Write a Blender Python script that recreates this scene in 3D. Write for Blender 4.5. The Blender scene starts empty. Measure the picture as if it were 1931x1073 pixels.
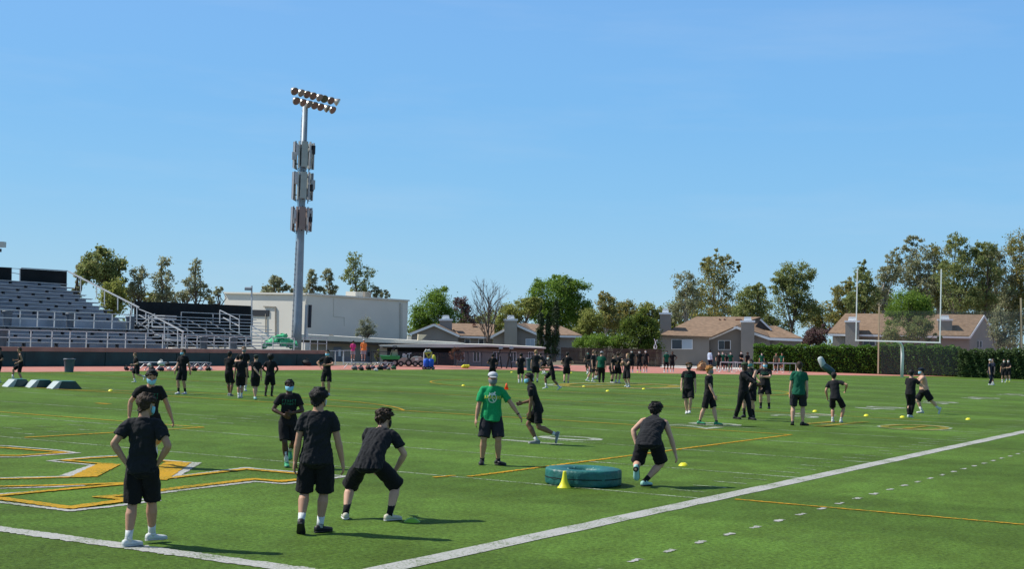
import bpy, math, random
import numpy as np
from mathutils import Vector, Matrix
from mathutils.bvhtree import BVHTree
R = math.radians
random.seed(7); RNG = np.random.default_rng(11)

# ------------------------------------------------------------------ camera
SC = bpy.context.scene
COL = SC.collection
FPX, YAW, PIT, ROL = 2695.27, -0.52833, 0.03739, 0.02980
CAM = np.array([8.362, -11.367, 2.379])
FW = np.array([math.sin(YAW)*math.cos(PIT), math.cos(YAW)*math.cos(PIT), math.sin(PIT)])
_r0 = np.array([math.cos(YAW), -math.sin(YAW), 0.0]); _u0 = np.cross(_r0, FW)
RT = _r0*math.cos(ROL) + _u0*math.sin(ROL); UP = np.cross(RT, FW)
cd = bpy.data.cameras.new('camera'); cam = bpy.data.objects.new('camera', cd); COL.objects.link(cam)
cd.sensor_width = 36; cd.sensor_fit = 'HORIZONTAL'; cd.lens = FPX/1931*36
cd.clip_start = 0.1; cd.clip_end = 6000
m = Matrix.Identity(4)
for i in range(3):
    m[i][0] = RT[i]; m[i][1] = UP[i]; m[i][2] = -FW[i]; m[i][3] = CAM[i]
cam.matrix_world = m
SC.camera = cam
SC.view_settings.view_transform = 'Standard'; SC.view_settings.look = 'None'
SC.view_settings.exposure = 0.62; SC.view_settings.gamma = 1

# ------------------------------------------------------------------ sky and sun
SUN_EL, SHADOW_AZ = R(47), R(20)              # shadows fall towards azimuth +15 deg from +X
sdir = Vector((-math.cos(SHADOW_AZ)*math.cos(SUN_EL), -math.sin(SHADOW_AZ)*math.cos(SUN_EL), math.sin(SUN_EL)))
W = bpy.data.worlds.new('World'); SC.world = W; W.use_nodes = True
nt = W.node_tree; nt.nodes.clear()
sky = nt.nodes.new('ShaderNodeTexSky'); sky.sky_type = 'NISHITA'; sky.sun_disc = False
sky.sun_elevation = SUN_EL; sky.sun_rotation = math.atan2(sdir.x, sdir.y)
sky.air_density = 1.0; sky.dust_density = 0.0; sky.ozone_density = 2.0; sky.altitude = 0
hs = nt.nodes.new('ShaderNodeHueSaturation'); hs.inputs['Saturation'].default_value = .9; hs.inputs['Value'].default_value = .85
bg = nt.nodes.new('ShaderNodeBackground'); bg.inputs['Strength'].default_value = 0.11
wo = nt.nodes.new('ShaderNodeOutputWorld')
K_ = 1/(2**SC.view_settings.exposure*0.11)
tcw = nt.nodes.new('ShaderNodeTexCoord'); spw = nt.nodes.new('ShaderNodeSeparateXYZ'); crw = nt.nodes.new('ShaderNodeValToRGB'); scl = nt.nodes.new('ShaderNodeMix'); scl.data_type = 'RGBA'; scl.blend_type = 'MULTIPLY'; scl.inputs[0].default_value = 1; scl.inputs[7].default_value = (K_, K_, K_, 1); scl.clamp_result = False
e = crw.color_ramp.elements; e[0].position = 0; e[0].color = (.325, .595, .79, 1); e[1].position = .24; e[1].color = (.135, .425, .89, 1)
e_ = crw.color_ramp.elements.new(.10); e_.color = (.215, .525, .86, 1)
mrw = nt.nodes.new('ShaderNodeMapRange'); mrw.inputs['From Min'].default_value = .16; mrw.inputs['From Max'].default_value = .55; mrw.inputs['To Min'].default_value = .88; mrw.inputs['To Max'].default_value = 0
mxw = nt.nodes.new('ShaderNodeMix'); mxw.data_type = 'RGBA'
nt.links.new(tcw.outputs['Generated'], spw.inputs[0]); nt.links.new(spw.outputs['Z'], crw.inputs[0]); nt.links.new(crw.outputs[0], scl.inputs[6]); nt.links.new(spw.outputs['Z'], mrw.inputs['Value'])
nt.links.new(sky.outputs[0], hs.inputs['Color']); nt.links.new(hs.outputs[0], mxw.inputs[6]); nt.links.new(scl.outputs[2], mxw.inputs[7]); nt.links.new(mrw.outputs[0], mxw.inputs[0])
mpw = nt.nodes.new('ShaderNodeMapping'); mpw.inputs['Scale'].default_value = (1.6, 1.6, 11); nzw = nt.nodes.new('ShaderNodeTexNoise'); nzw.inputs['Scale'].default_value = 2.2; nzw.inputs['Detail'].default_value = 6; nzw.inputs['Roughness'].default_value = .6
mcw = nt.nodes.new('ShaderNodeMapRange'); mcw.inputs['From Min'].default_value = .50; mcw.inputs['From Max'].default_value = .85; mcw.inputs['To Max'].default_value = .14
clw = nt.nodes.new('ShaderNodeMix'); clw.data_type = 'RGBA'; clw.inputs[7].default_value = (.72*K_, .78*K_, .84*K_, 1)
nt.links.new(tcw.outputs['Generated'], mpw.inputs[0]); nt.links.new(mpw.outputs[0], nzw.inputs['Vector']); nt.links.new(nzw.outputs['Fac'], mcw.inputs['Value']); nt.links.new(mcw.outputs[0], clw.inputs[0]); nt.links.new(mxw.outputs[2], clw.inputs[6])
nt.links.new(clw.outputs[2], bg.inputs['Color']); nt.links.new(bg.outputs[0], wo.inputs[0])
ld = bpy.data.lights.new('sun', 'SUN'); ld.energy = 3.8; ld.angle = R(0.5); ld.color = (1.0, 0.95, 0.86)
sun = bpy.data.objects.new('sun', ld); COL.objects.link(sun)
sun.rotation_mode = 'QUATERNION'; sun.rotation_quaternion = sdir.to_track_quat('Z', 'Y')
sun.location = (-60, -20, 60)

# ------------------------------------------------------------------ where a point of the place stands
def ray(px, py): return FW*FPX + RT*(px-965.5) + UP*(536.5-py)
def onz(px, py, z=0.0):
    d = ray(px, py); return CAM + d*((z-CAM[2])/d[2])
def G(px, py): return onz(px, py, 0.0)
def onx(px, py, x):
    d = ray(px, py); return CAM + d*((x-CAM[0])/d[0])
def ony(px, py, y):
    d = ray(px, py); return CAM + d*((y-CAM[1])/d[1])
class Plane:
    """an upright plane at distance D, square to the line of sight at pixel px0"""
    def __init__(s, px0, D):
        d = ray(px0, 640); h = np.array([d[0], d[1], 0]); h /= np.linalg.norm(h)
        s.v = h; s.u = np.array([h[1], -h[0], 0.0]); s.D = D; s.m = D/FPX
    def p(s, px, py, dep=0.0):
        d = ray(px, py); return CAM + d*((s.D+dep)/(d@s.v))
    def g(s, px, dep=0.0, z=0.0):
        q = s.p(px, 650, dep); q[2] = z; return q

# ------------------------------------------------------------------ mesh helpers
class MB:
    def __init__(s): s.v = []; s.f = []; s.n = 0
    def add(s, V, F):
        V = np.asarray(V, float).reshape(-1, 3); s.v.append(V); o = s.n
        s.f.extend([tuple(int(i)+o for i in f) for f in F]); s.n += len(V); return s
    def box(s, c, size, rz=0.0, rx=0.0):
        x, y, z = [k/2 for k in size]
        V = np.array([[a*x, b*y, c_*z] for c_ in (-1, 1) for a, b in ((-1,-1),(1,-1),(1,1),(-1,1))], float)
        if rx:
            ca, sa = math.cos(rx), math.sin(rx); V = V @ np.array([[1,0,0],[0,ca,sa],[0,-sa,ca]])
        if rz:
            ca, sa = math.cos(rz), math.sin(rz); V = V @ np.array([[ca,sa,0],[-sa,ca,0],[0,0,1]])
        V = V + np.asarray(c, float)
        return s.add(V, [(3,2,1,0),(4,5,6,7),(0,1,5,4),(1,2,6,5),(2,3,7,6),(3,0,4,7)])
    def beam(s, a, b, w, h=None, up=(0,0,1)):
        a = np.asarray(a, float); b = np.asarray(b, float); h = w if h is None else h
        d = b-a; L = np.linalg.norm(d); d = d/max(L, 1e-9); up = np.asarray(up, float)
        if abs(d@up) > .98: up = np.array([1.0, 0, 0])
        x = np.cross(d, up); x /= np.linalg.norm(x); y = np.cross(x, d)
        V = [e + x*sx*w/2 + y*sy*h/2 for e in (a, b) for sx, sy in ((-1,-1),(1,-1),(1,1),(-1,1))]
        return s.add(V, [(3,2,1,0),(4,5,6,7),(0,1,5,4),(1,2,6,5),(2,3,7,6),(3,0,4,7)])
    def loft(s, C, A, B, n=12, cap=True):
        """closed tube through centres C; A, B are the half axes (vectors) of each ring"""
        C = np.asarray(C, float); A = np.asarray(A, float); B = np.asarray(B, float); k = len(C)
        t = np.arange(n)*2*math.pi/n
        V = (C[:, None, :] + np.cos(t)[None, :, None]*A[:, None, :] + np.sin(t)[None, :, None]*B[:, None, :]).reshape(-1, 3)
        F = [(i*n+j, i*n+(j+1) % n, (i+1)*n+(j+1) % n, (i+1)*n+j) for i in range(k-1) for j in range(n)]
        if cap: F += [tuple(range(n))[::-1], tuple((k-1)*n+j for j in range(n))]
        return s.add(V, F)
    def tube(s, P, r, n=8, cap=True, ends=False):
        P = np.asarray(P, float); k = len(P); r = np.full(k, r) if np.isscalar(r) else np.asarray(r, float)
        if ends:
            d0 = P[0]-P[1]; d0 /= np.linalg.norm(d0)+1e-9; d1 = P[-1]-P[-2]; d1 /= np.linalg.norm(d1)+1e-9
            P = np.vstack([P[0]+d0*r[0]*.75, P[0]+d0*r[0]*.45, P, P[-1]+d1*r[-1]*.45, P[-1]+d1*r[-1]*.75]); r = np.concatenate([[r[0]*.35, r[0]*.8], r, [r[-1]*.8, r[-1]*.35]]); k += 4
        T = np.gradient(P, axis=0); T /= np.linalg.norm(T, axis=1)[:, None]+1e-12
        a = np.array([0, 0, 1.0]) if abs(T[0][2]) < .9 else np.array([1.0, 0, 0])
        A = []; B = []
        for i in range(k):
            a = a - (a@T[i])*T[i]; a /= np.linalg.norm(a)+1e-12; A.append(a*r[i]); B.append(np.cross(T[i], a)*r[i])
        return s.loft(P, A, B, n, cap)
    def ell(s, c, a, b, cc, n=12, m_=8):
        """ellipsoid with half-axis vectors a, b, cc (cc = axis of the poles)"""
        c, a, b, cc = [np.asarray(k, float) for k in (c, a, b, cc)]
        th = np.linspace(-math.pi/2+.12, math.pi/2-.12, m_)
        return s.loft([c+cc*math.sin(t) for t in th], [a*math.cos(t) for t in th], [b*math.cos(t) for t in th], n)
    def lathe(s, c, prof, n=20, cap=True):
        c = np.asarray(c, float)
        return s.loft([c+np.array([0, 0, z]) for r_, z in prof], [np.array([r_, 0, 0]) for r_, z in prof], [np.array([0, r_, 0]) for r_, z in prof], n, cap)
    def prism(s, P, d):
        """polygon P (3D points) swept by the vector d"""
        P = np.asarray(P, float); d = np.asarray(d, float); n = len(P)
        return s.add(np.vstack([P, P+d]), [tuple(range(n))[::-1], tuple(range(n, 2*n))]+[(i, (i+1) % n, (i+1) % n+n, i+n) for i in range(n)])
    def poly(s, P): return s.add(P, [tuple(range(len(P)))])
    def build(s, name, mat, parent=None, smooth=False, origin=None, M=None):
        V = np.vstack(s.v)
        if M is None:
            if origin is None: origin = parent_origin(parent)
            V = V - np.asarray(origin, float)
        me = bpy.data.meshes.new(name); me.from_pydata(V.tolist(), [], s.f)
        if mat: me.materials.append(mat)
        if smooth: me.polygons.foreach_set('use_smooth', [True]*len(me.polygons))
        me.update()
        o = bpy.data.objects.new(name, me); COL.objects.link(o)
        if parent is not None: o.parent = parent
        elif M is None: o.location = Vector(origin)
        return o
def parent_origin(p):
    o = np.zeros(3)
    while p is not None:
        o += np.array(p.location); p = p.parent
    return o
def tag(o, label=None, cat=None, group=None, kind=None):
    if label: o['label'] = label
    if cat: o['category'] = cat
    if group: o['group'] = group
    if kind: o['kind'] = kind
    return o
def thing(name, label, cat, loc=(0, 0, 0), group=None):
    o = bpy.data.objects.new(name, None); o.empty_display_size = .2; COL.objects.link(o); o.location = Vector([float(k) for k in loc])
    return tag(o, label, cat, group)
def struct(name, mb, mat, smooth=False):
    return tag(mb.build(name, mat, None, smooth, origin=(0, 0, 0)), kind='structure')
def copy_tree(o, parent=None):
    c = o.copy(); COL.objects.link(c); c.parent = parent
    for ch in list(o.children): copy_tree(ch, c)
    return c

# ------------------------------------------------------------------ materials
_M = {}
def mat(name, col, rough=.7, metal=0.0, spec=.3, noise=None, bump=None, island=None, transl=0.0, sheen=0):
    """noise=(scale, amount[, second colour]); bump=(scale, strength); island=[colours] picked per loose piece"""
    if name in _M: return _M[name]
    mt = bpy.data.materials.new(name); mt.use_nodes = True; n = mt.node_tree.nodes; l = mt.node_tree.links
    bs = n['Principled BSDF']; bs.inputs['Roughness'].default_value = rough; bs.inputs['Metallic'].default_value = metal
    bs.inputs['Specular IOR Level'].default_value = spec; bs.inputs['Base Color'].default_value = (*col, 1)
    if sheen: bs.inputs['Sheen Weight'].default_value = sheen
    tc = n.new('ShaderNodeTexCoord'); src = None
    if island:
        gi = n.new('ShaderNodeNewGeometry'); cr = n.new('ShaderNodeValToRGB'); cr.color_ramp.interpolation = 'LINEAR'
        k = len(island); cr.color_ramp.elements[0].color = (*island[0], 1); cr.color_ramp.elements[0].position = 0
        cr.color_ramp.elements[1].color = (*island[-1], 1); cr.color_ramp.elements[1].position = 1
        for i in range(1, k-1):
            e = cr.color_ramp.elements.new(i/(k-1)); e.color = (*island[i], 1)
        l.new(gi.outputs['Random Per Island'], cr.inputs[0]); src = cr.outputs[0]
    if noise:
        nz = n.new('ShaderNodeTexNoise'); nz.inputs['Scale'].default_value = noise[0]; nz.inputs['Detail'].default_value = 5
        l.new(tc.outputs['Object'], nz.inputs['Vector'])
        mr = n.new('ShaderNodeMapRange'); mr.inputs['From Min'].default_value = .3; mr.inputs['From Max'].default_value = .7
        l.new(nz.outputs['Fac'], mr.inputs['Value'])
        if len(noise) > 2:
            mx = n.new('ShaderNodeMix'); mx.data_type = 'RGBA'; mx.inputs[6].default_value = (*col, 1); mx.inputs[7].default_value = (*noise[2], 1)
            if src: l.new(src, mx.inputs[6])
            mm = n.new('ShaderNodeMath'); mm.operation = 'MULTIPLY'; mm.inputs[1].default_value = noise[1]
            l.new(mr.outputs[0], mm.inputs[0]); l.new(mm.outputs[0], mx.inputs[0]); src = mx.outputs[2]
        else:
            mr.inputs['To Min'].default_value = 1-noise[1]; mr.inputs['To Max'].default_value = 1+noise[1]
            mx = n.new('ShaderNodeMix'); mx.data_type = 'RGBA'; mx.blend_type = 'MULTIPLY'; mx.inputs[0].default_value = 1
            mx.inputs[6].default_value = (*col, 1)
            if src: l.new(src, mx.inputs[6])
            l.new(mr.outputs[0], mx.inputs[7]); src = mx.outputs[2]
    if src: l.new(src, bs.inputs['Base Color'])
    if bump:
        nb = n.new('ShaderNodeTexNoise'); nb.inputs['Scale'].default_value = bump[0]; nb.inputs['Detail'].default_value = 4
        l.new(tc.outputs['Object'], nb.inputs['Vector'])
        bp = n.new('ShaderNodeBump'); bp.inputs['Strength'].default_value = bump[1]; bp.inputs['Distance'].default_value = .02
        l.new(nb.outputs['Fac'], bp.inputs['Height']); l.new(bp.outputs[0], bs.inputs['Normal'])
    if transl:
        tr = n.new('ShaderNodeBsdfTranslucent'); ms = n.new('ShaderNodeMixShader'); ms.inputs[0].default_value = transl
        if src: l.new(src, tr.inputs['Color'])
        else: tr.inputs['Color'].default_value = (*col, 1)
        l.new(bs.outputs[0], ms.inputs[1]); l.new(tr.outputs[0], ms.inputs[2]); l.new(ms.outputs[0], n['Material Output'].inputs[0])
    _M[name] = mt; return mt

def turf_mat():
    mt = bpy.data.materials.new('turf'); mt.use_nodes = True; n = mt.node_tree.nodes; l = mt.node_tree.links
    bs = n['Principled BSDF']; bs.inputs['Roughness'].default_value = .75; bs.inputs['Specular IOR Level'].default_value = .04
    tc = n.new('ShaderNodeTexCoord')
    def noise(sc, det, rough=.6, mapping=None):
        z = n.new('ShaderNodeTexNoise'); z.inputs['Scale'].default_value = sc; z.inputs['Detail'].default_value = det; z.inputs['Roughness'].default_value = rough
        if mapping:
            mp = n.new('ShaderNodeMapping'); mp.inputs['Scale'].default_value = mapping; l.new(tc.outputs['Object'], mp.inputs[0]); l.new(mp.outputs[0], z.inputs['Vector'])
        else: l.new(tc.outputs['Object'], z.inputs['Vector'])
        return z
    def rng(src, a, b, c, d):
        r = n.new('ShaderNodeMapRange'); r.inputs['From Min'].default_value = a; r.inputs['From Max'].default_value = b
        r.inputs['To Min'].default_value = c; r.inputs['To Max'].default_value = d; l.new(src, r.inputs['Value']); return r.outputs[0]
    big = noise(.22, 4); mid = noise(2.2, 5, .65, (1, .5, 1)); fine = noise(17, 4, .8); blade = noise(75, 3, .75)
    cr = n.new('ShaderNodeValToRGB'); e = cr.color_ramp.elements
    e[0].position = .30; e[0].color = (.063, .107, .018, 1); e[1].position = .72; e[1].color = (.085, .158, .026, 1)
    m1 = n.new('ShaderNodeMath'); m1.operation = 'ADD'
    l.new(rng(big.outputs['Fac'], .3, .7, 0, .55), m1.inputs[0]); l.new(rng(mid.outputs['Fac'], .3, .7, 0, .45), m1.inputs[1])
    l.new(m1.outputs[0], cr.inputs[0])
    # seams of the turf rolls, 4.57 m wide: every other roll a touch lighter
    sp = n.new('ShaderNodeSeparateXYZ'); l.new(tc.outputs['Object'], sp.inputs[0])
    mo = n.new('ShaderNodeMath'); mo.operation = 'PINGPONG'; mo.inputs[1].default_value = 4.572; l.new(sp.outputs['Y'], mo.inputs[0])
    st = rng(mo.outputs[0], 2.1, 2.4, .90, 1.08)
    mu = n.new('ShaderNodeMath'); mu.operation = 'MULTIPLY'; l.new(st, mu.inputs[0]); l.new(rng(fine.outputs['Fac'], .28, .72, .30, 1.75), mu.inputs[1])
    mu2 = n.new('ShaderNodeMath'); mu2.operation = 'MULTIPLY'; l.new(mu.outputs[0], mu2.inputs[0]); l.new(rng(blade.outputs['Fac'], .25, .75, .6, 1.45), mu2.inputs[1])
    mx = n.new('ShaderNodeMix'); mx.data_type = 'RGBA'; mx.blend_type = 'MULTIPLY'; mx.inputs[0].default_value = 1
    l.new(cr.outputs[0], mx.inputs[6]); l.new(mu2.outputs[0], mx.inputs[7]); 
    # brown rubber crumb showing through in worn patches
    w = noise(.55, 6, .7); w2 = n.new('ShaderNodeMix'); w2.data_type = 'RGBA'; w2.inputs[7].default_value = (.045, .052, .022, 1)
    l.new(rng(w.outputs['Fac'], .54, .74, 0, .40), w2.inputs[0]); l.new(mx.outputs[2], w2.inputs[6]); l.new(w2.outputs[2], bs.inputs['Base Color'])
    b = n.new('ShaderNodeBump'); b.inputs['Strength'].default_value = .7; b.inputs['Distance'].default_value = .025
    l.new(fine.outputs['Fac'], b.inputs['Height']); l.new(b.outputs[0], bs.inputs['Normal'])
    return mt
def paint_mat(name, col, wear):
    """line paint on turf: blades show through in worn spots"""
    mt = bpy.data.materials.new(name); mt.use_nodes = True; n = mt.node_tree.nodes; l = mt.node_tree.links
    bs = n['Principled BSDF']; bs.inputs['Roughness'].default_value = .85; bs.inputs['Specular IOR Level'].default_value = .1
    tc = n.new('ShaderNodeTexCoord')
    z = n.new('ShaderNodeTexNoise'); z.inputs['Scale'].default_value = 26; z.inputs['Detail'].default_value = 4; z.inputs['Roughness'].default_value = .75; l.new(tc.outputs['Object'], z.inputs['Vector'])
    y = n.new('ShaderNodeTexNoise'); y.inputs['Scale'].default_value = 1.3; y.inputs['Detail'].default_value = 4; l.new(tc.outputs['Object'], y.inputs['Vector'])
    a = n.new('ShaderNodeMath'); a.operation = 'MULTIPLY_ADD'; a.inputs[1].default_value = .5; l.new(y.outputs['Fac'], a.inputs[0]); l.new(z.outputs['Fac'], a.inputs[2])
    r = n.new('ShaderNodeMapRange'); r.inputs['From Min'].default_value = .95-wear; r.inputs['From Max'].default_value = 1.12-wear; l.new(a.outputs[0], r.inputs['Value'])
    mx = n.new('ShaderNodeMix'); mx.data_type = 'RGBA'; mx.inputs[6].default_value = (*col, 1); mx.inputs[7].default_value = (.065, .115, .014, 1)
    l.new(r.outputs[0], mx.inputs[0]); l.new(mx.outputs[2], bs.inputs['Base Color'])
    b = n.new('ShaderNodeBump'); b.inputs['Strength'].default_value = .7; b.inputs['Distance'].default_value = .02; l.new(z.outputs['Fac'], b.inputs['Height']); l.new(b.outputs[0], bs.inputs['Normal'])
    return mt
def net_mat(name, col, cover):
    mt = bpy.data.materials.new(name); mt.use_nodes = True; n = mt.node_tree.nodes; l = mt.node_tree.links
    bs = n['Principled BSDF']; bs.inputs['Base Color'].default_value = (*col, 1); bs.inputs['Roughness'].default_value = .7
    t = n.new('ShaderNodeBsdfTransparent'); ms = n.new('ShaderNodeMixShader'); ms.inputs[0].default_value = cover
    l.new(t.outputs[0], ms.inputs[1]); l.new(bs.outputs[0], ms.inputs[2]); l.new(ms.outputs[0], n['Material Output'].inputs[0]); return mt

# ------------------------------------------------------------------ ground, markings, track
turf = turf_mat()
white = paint_mat('white_paint', (.39, .39, .37), .20); white_worn = paint_mat('worn_white_paint', (.34, .40, .30), .30)
yellow = paint_mat('yellow_paint', (.46, .26, .018), .20)
dirt = mat('dry_ground', (.20, .17, .12), .95, noise=(.3, .5, (.09, .11, .05)), bump=(3, .4))
rubber = mat('track_rubber', (.42, .175, .135), .9, noise=(1.5, .12), bump=(60, .2))
asph = mat('pavement', (.30, .29, .27), .9, noise=(.8, .15), bump=(30, .2))
def sheet(P, z): 
    return MB().poly([(p[0], p[1], z) for p in P])
struct('ground', MB().poly([(-3000, -3000, -.03), (3000, -3000, -.03), (3000, 3000, -.03), (-3000, 3000, -.03)]), dirt)
def px_ground(L): return [G(*p) for p in L]
near_edge = [(-47.5, -60, 0), (-47.5, 30, 0), (-47.4, 60, 0), (-46.3, 77.6, 0)]+px_ground([(1060, 699.5), (1200, 704), (1400, 706.5), (1600, 708), (1760, 710), (1931, 713)])
end_pt = near_edge[-1]+np.array([60., 80, 0])
field_poly = [(30, -60, 0)]+near_edge+[end_pt, (140, 200, 0), (30, 60, 0)]
struct('field', sheet(field_poly, 0.0), turf)
far_edge = [(-55.25, -60, 0), (-55.25, 74, 0)]+px_ground([(680, 689), (760, 689), (900, 689), (1060, 688.5), (1200, 691), (1400, 696), (1600, 701.5), (1760, 703.5), (1931, 706)])
fe2 = far_edge[-1]+np.array([60., 80, 0])
struct('running_track', sheet([(p[0], p[1]) for p in near_edge+[end_pt, fe2]+far_edge[::-1]], -.012), rubber)

class Lines:
    def __init__(s, z): s.mb = MB(); s.z = z; s.k = 0
    def seg(s, a, b, w, rag=.016, step=None, ext=0.0):
        a = np.array(a[:2], float); b = np.array(b[:2], float); d = b-a; L = np.linalg.norm(d); d /= L; a = a-d*ext; b = b+d*ext; L += 2*ext
        q = np.array([-d[1], d[0]]); near = np.linalg.norm((a+b)/2-CAM[:2]) < 45
        step = step or (.045 if near else .6); k = max(2, int(L/step)+1); t = np.linspace(0, L, k)
        j = RNG.normal(0, rag if near else rag*.5, (2, k))
        l_ = [(a+d*x+q*(w/2+j[0][i])) for i, x in enumerate(t)]; r_ = [(a+d*x-q*(w/2+j[1][i])) for i, x in enumerate(t)]
        s.k += 1; zz = s.z+(s.k % 9)*.00035; V = [(p[0], p[1], zz) for p in l_+r_]
        s.mb.add(V, [(k+i, k+i+1, i+1, i) for i in range(k-1)])
    def path(s, P, w, **k):
        for a, b in zip(P[:-1], P[1:]): s.seg(a, b, w, ext=w*.3, **k)
    def ring(s, c, r, w, a0=0, a1=360, n=60):
        P = [(c[0]+r*math.cos(R(a0+(a1-a0)*i/n)), c[1]+r*math.sin(R(a0+(a1-a0)*i/n))) for i in range(n+1)]
        for a, b in zip(P[:-1], P[1:]): s.seg(a, b, w, ext=.02)
    def done(s, name, m_): return struct(name, s.mb, m_)
YD = .9144; FWID = 48.77
thick = Lines(.006)
thick.seg((0, -.15), (0, 109.9), .32); thick.seg((.15, 0), (-.16, 0), .3); thick.seg((-.16, 0), (-FWID, 0), .30); thick.seg((-FWID, 0), (-FWID, 109.7), .1); thick.seg((-FWID, 109.73), (0, 109.73), .3)
thick.done('boundary_line', white)
yl = Lines(.005)
for i in range(2, 23): yl.seg((-.16, i*5*YD), (-FWID, i*5*YD), .095, rag=.016)
for i in range(11, 110):
    if i % 5: 
        for x in (-.45, -9.4 if i % 1 else -17.3, ): yl.seg((x, i*YD), (x-.6, i*YD), .08)
        yl.seg((-15.9, i*YD), (-16.5, i*YD), .08); yl.seg((-32.3, i*YD), (-32.9, i*YD), .08)
yl.done('yard_line', white_worn)
dl = Lines(.005)
for i in range(-2, 60): dl.seg((1.73, (i+1.08)*YD-.14), (1.73, (i+1.08)*YD+.14), .08)
dl.done('restraining_line', white)
sl = Lines(.010)
sl.seg((.3, 9.42), (5.6, 9.42), .085); sl.path([(-4.45, 9.35), (-4.45, 25.6)], .10); sl.seg((-4.78, 8.75), (-4.72, 9.30), .09)
sl.seg((-4.4, 25.65), (-44.4, 25.65), .10); sl.seg((-44.4, 9.3), (-44.4, 25.6), .10)
sl.seg((-15.3, 9.3), (-15.3, 14.7), .10); sl.seg((-15.3, 14.7), (-33.5, 14.7), .10); sl.seg((-33.5, 9.3), (-33.5, 14.7), .10)
sl.ring((-24.3, 20.1), 9.15, .10, 37, 143); sl.seg((-24.55, 20.1), (-24.0, 20.1), .22)
sl.seg((-48, 37.5), (-4, 37.5), .08); sl.ring((-24.4, 54.9), 9.15, .10); sl.seg((5.6, 9.42), (5.6, 100), .1)
sl.done('soccer_line', yellow)
# end-zone lettering, hollow letters: yellow outline with a white edge
def crop8(L): return [G(x/3.223, 740+y/3.223) for x, y in L]
lw = Lines(.007); ly = Lines(.013)
for P, w in (([(-200, 318), (50, 329), (330, 352), (470, 371), (300, 383), (110, 398), (-200, 396)], .09),
             ([(740, 386), (560, 396), (300, 420), (590, 447)], .09), ([(600, 446), (430, 508)], .24), ([(470, 513), (0, 524), (-300, 527)], .09),
             ([(985, 414), (1155, 429)], .09), ([(1160, 432), (1010, 522)], .28), ([(975, 528), (1500, 461), (1547, 467), (1840, 492), (2100, 512)], .10),
             ([(-300, 592), (0, 588), (330, 578), (500, 570)], .09), ([(-300, 640), (0, 622), (330, 598)], .09),
             ([(-300, 645), (0, 672), (425, 724), (620, 704), (950, 661), (860, 654)], .11), ([(780, 640), (1120, 596), (1547, 546), (1720, 560), (1860, 545), (2110, 514)], .11),):
    lw.path(crop8(P), w*1.25, rag=.010)
for P, w in (([(-200, 332), (50, 342), (400, 370), (110, 389), (-200, 386)], .11),
             ([(735, 394), (560, 404), (385, 418), (560, 434), (675, 440)], .10), ([(655, 444), (520, 512)], .30), ([(535, 517), (0, 532), (-300, 534)], .10),
             ([(985, 421), (1090, 428)], .10), ([(1080, 434), (935, 532)], .33), ([(920, 538), (1500, 470), (1547, 476), (1840, 502), (2000, 505)], .12),
             ([(-300, 582), (0, 577), (400, 569), (760, 556)], .12), ([(-300, 640), (0, 632), (400, 594), (760, 562)], .12),
             ([(-300, 622), (0, 650), (420, 708), (780, 660)], .17), ([(600, 641), (780, 628), (1120, 582), (1547, 532), (1700, 546), (1850, 531), (1990, 515)], .15), ([(600, 641), (770, 655)], .14)):
    ly.path(crop8(P), w*1.32, rag=.010)
lw.done('end_zone_letter_edge', white); ly.done('end_zone_letter', yellow)
# yard numbers beside the sideline: tops towards the middle of the field
def text_mesh(body, size, bold=0.0):
    cu = bpy.data.curves.new('txt', 'FONT'); cu.body = body; cu.size = size; cu.align_x = 'CENTER'; cu.align_y = 'CENTER'; cu.offset = bold; cu.resolution_u = 3
    o = bpy.data.objects.new('txt', cu); me = bpy.data.meshes.new_from_object(o)
    V = np.array([v.co[:] for v in me.vertices]).reshape(-1, 3); F = [tuple(p.vertices) for p in me.polygons]
    bpy.data.objects.remove(o); bpy.data.meshes.remove(me); return V, F
nb = MB()
for k, (num, yy) in enumerate((('1', 10), ('2', 20), ('3', 30), ('4', 40), ('5', 50), ('4', 60), ('3', 70), ('2', 80), ('1', 90))):
    for dch, off in ((num, -.95), ('0', .95)):
        V, F = text_mesh(dch, 2.25, .03)
        y0 = 9.144+yy*YD
        V = V*np.array([1.25, 1, 1])
        nb.add(np.stack([-7.65-V[:, 1], y0+V[:, 0]+off, np.full(len(V), .007)], 1), F)
struct('yard_number', nb, paint_mat('number_paint', (.37, .39, .35), .26))
# painted club marks (rings and bars) at midfield and on the 25 yard line
faded = paint_mat('faded_yellow_paint', (.30, .22, .035), .27)
lg = Lines(.014); lg2 = Lines(.012)
def oval(L, c, rx, ry, w, n=40):
    P = [(c[0]+rx*math.cos(i*2*math.pi/n), c[1]+ry*math.sin(i*2*math.pi/n)) for i in range(n+1)]
    for a, b in zip(P[:-1], P[1:]): L.seg(a, b, w, ext=.03)
for c in ((-3.6, 33.4), (-3.6, 77)):
    c = (c[0]+.6, c[1]-.6); oval(lg2, c, 1.0, 1.6, .14); oval(lg, c, .85, 1.38, .26); lg.seg((c[0], c[1]-1.0), (c[0]+.1, c[1]+1.0), .25)
lg.seg((-5.2, 30.2), (-5.0, 34.5), .3); lg.seg((-5.9, 31.2), (-5.7, 33.6), .25)
oval(lg2, (-25, 57.5), 3.1, 5.4, .35); oval(lg, (-25, 57.5), 2.5, 4.7, .8); lg.seg((-25.4, 54), (-24.8, 61), .7); lg2.seg((-26.2, 55.5), (-26, 59.5), .3)
lg.done('logo_paint', faded); lg2.done('logo_edge_paint', white_worn)

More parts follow.
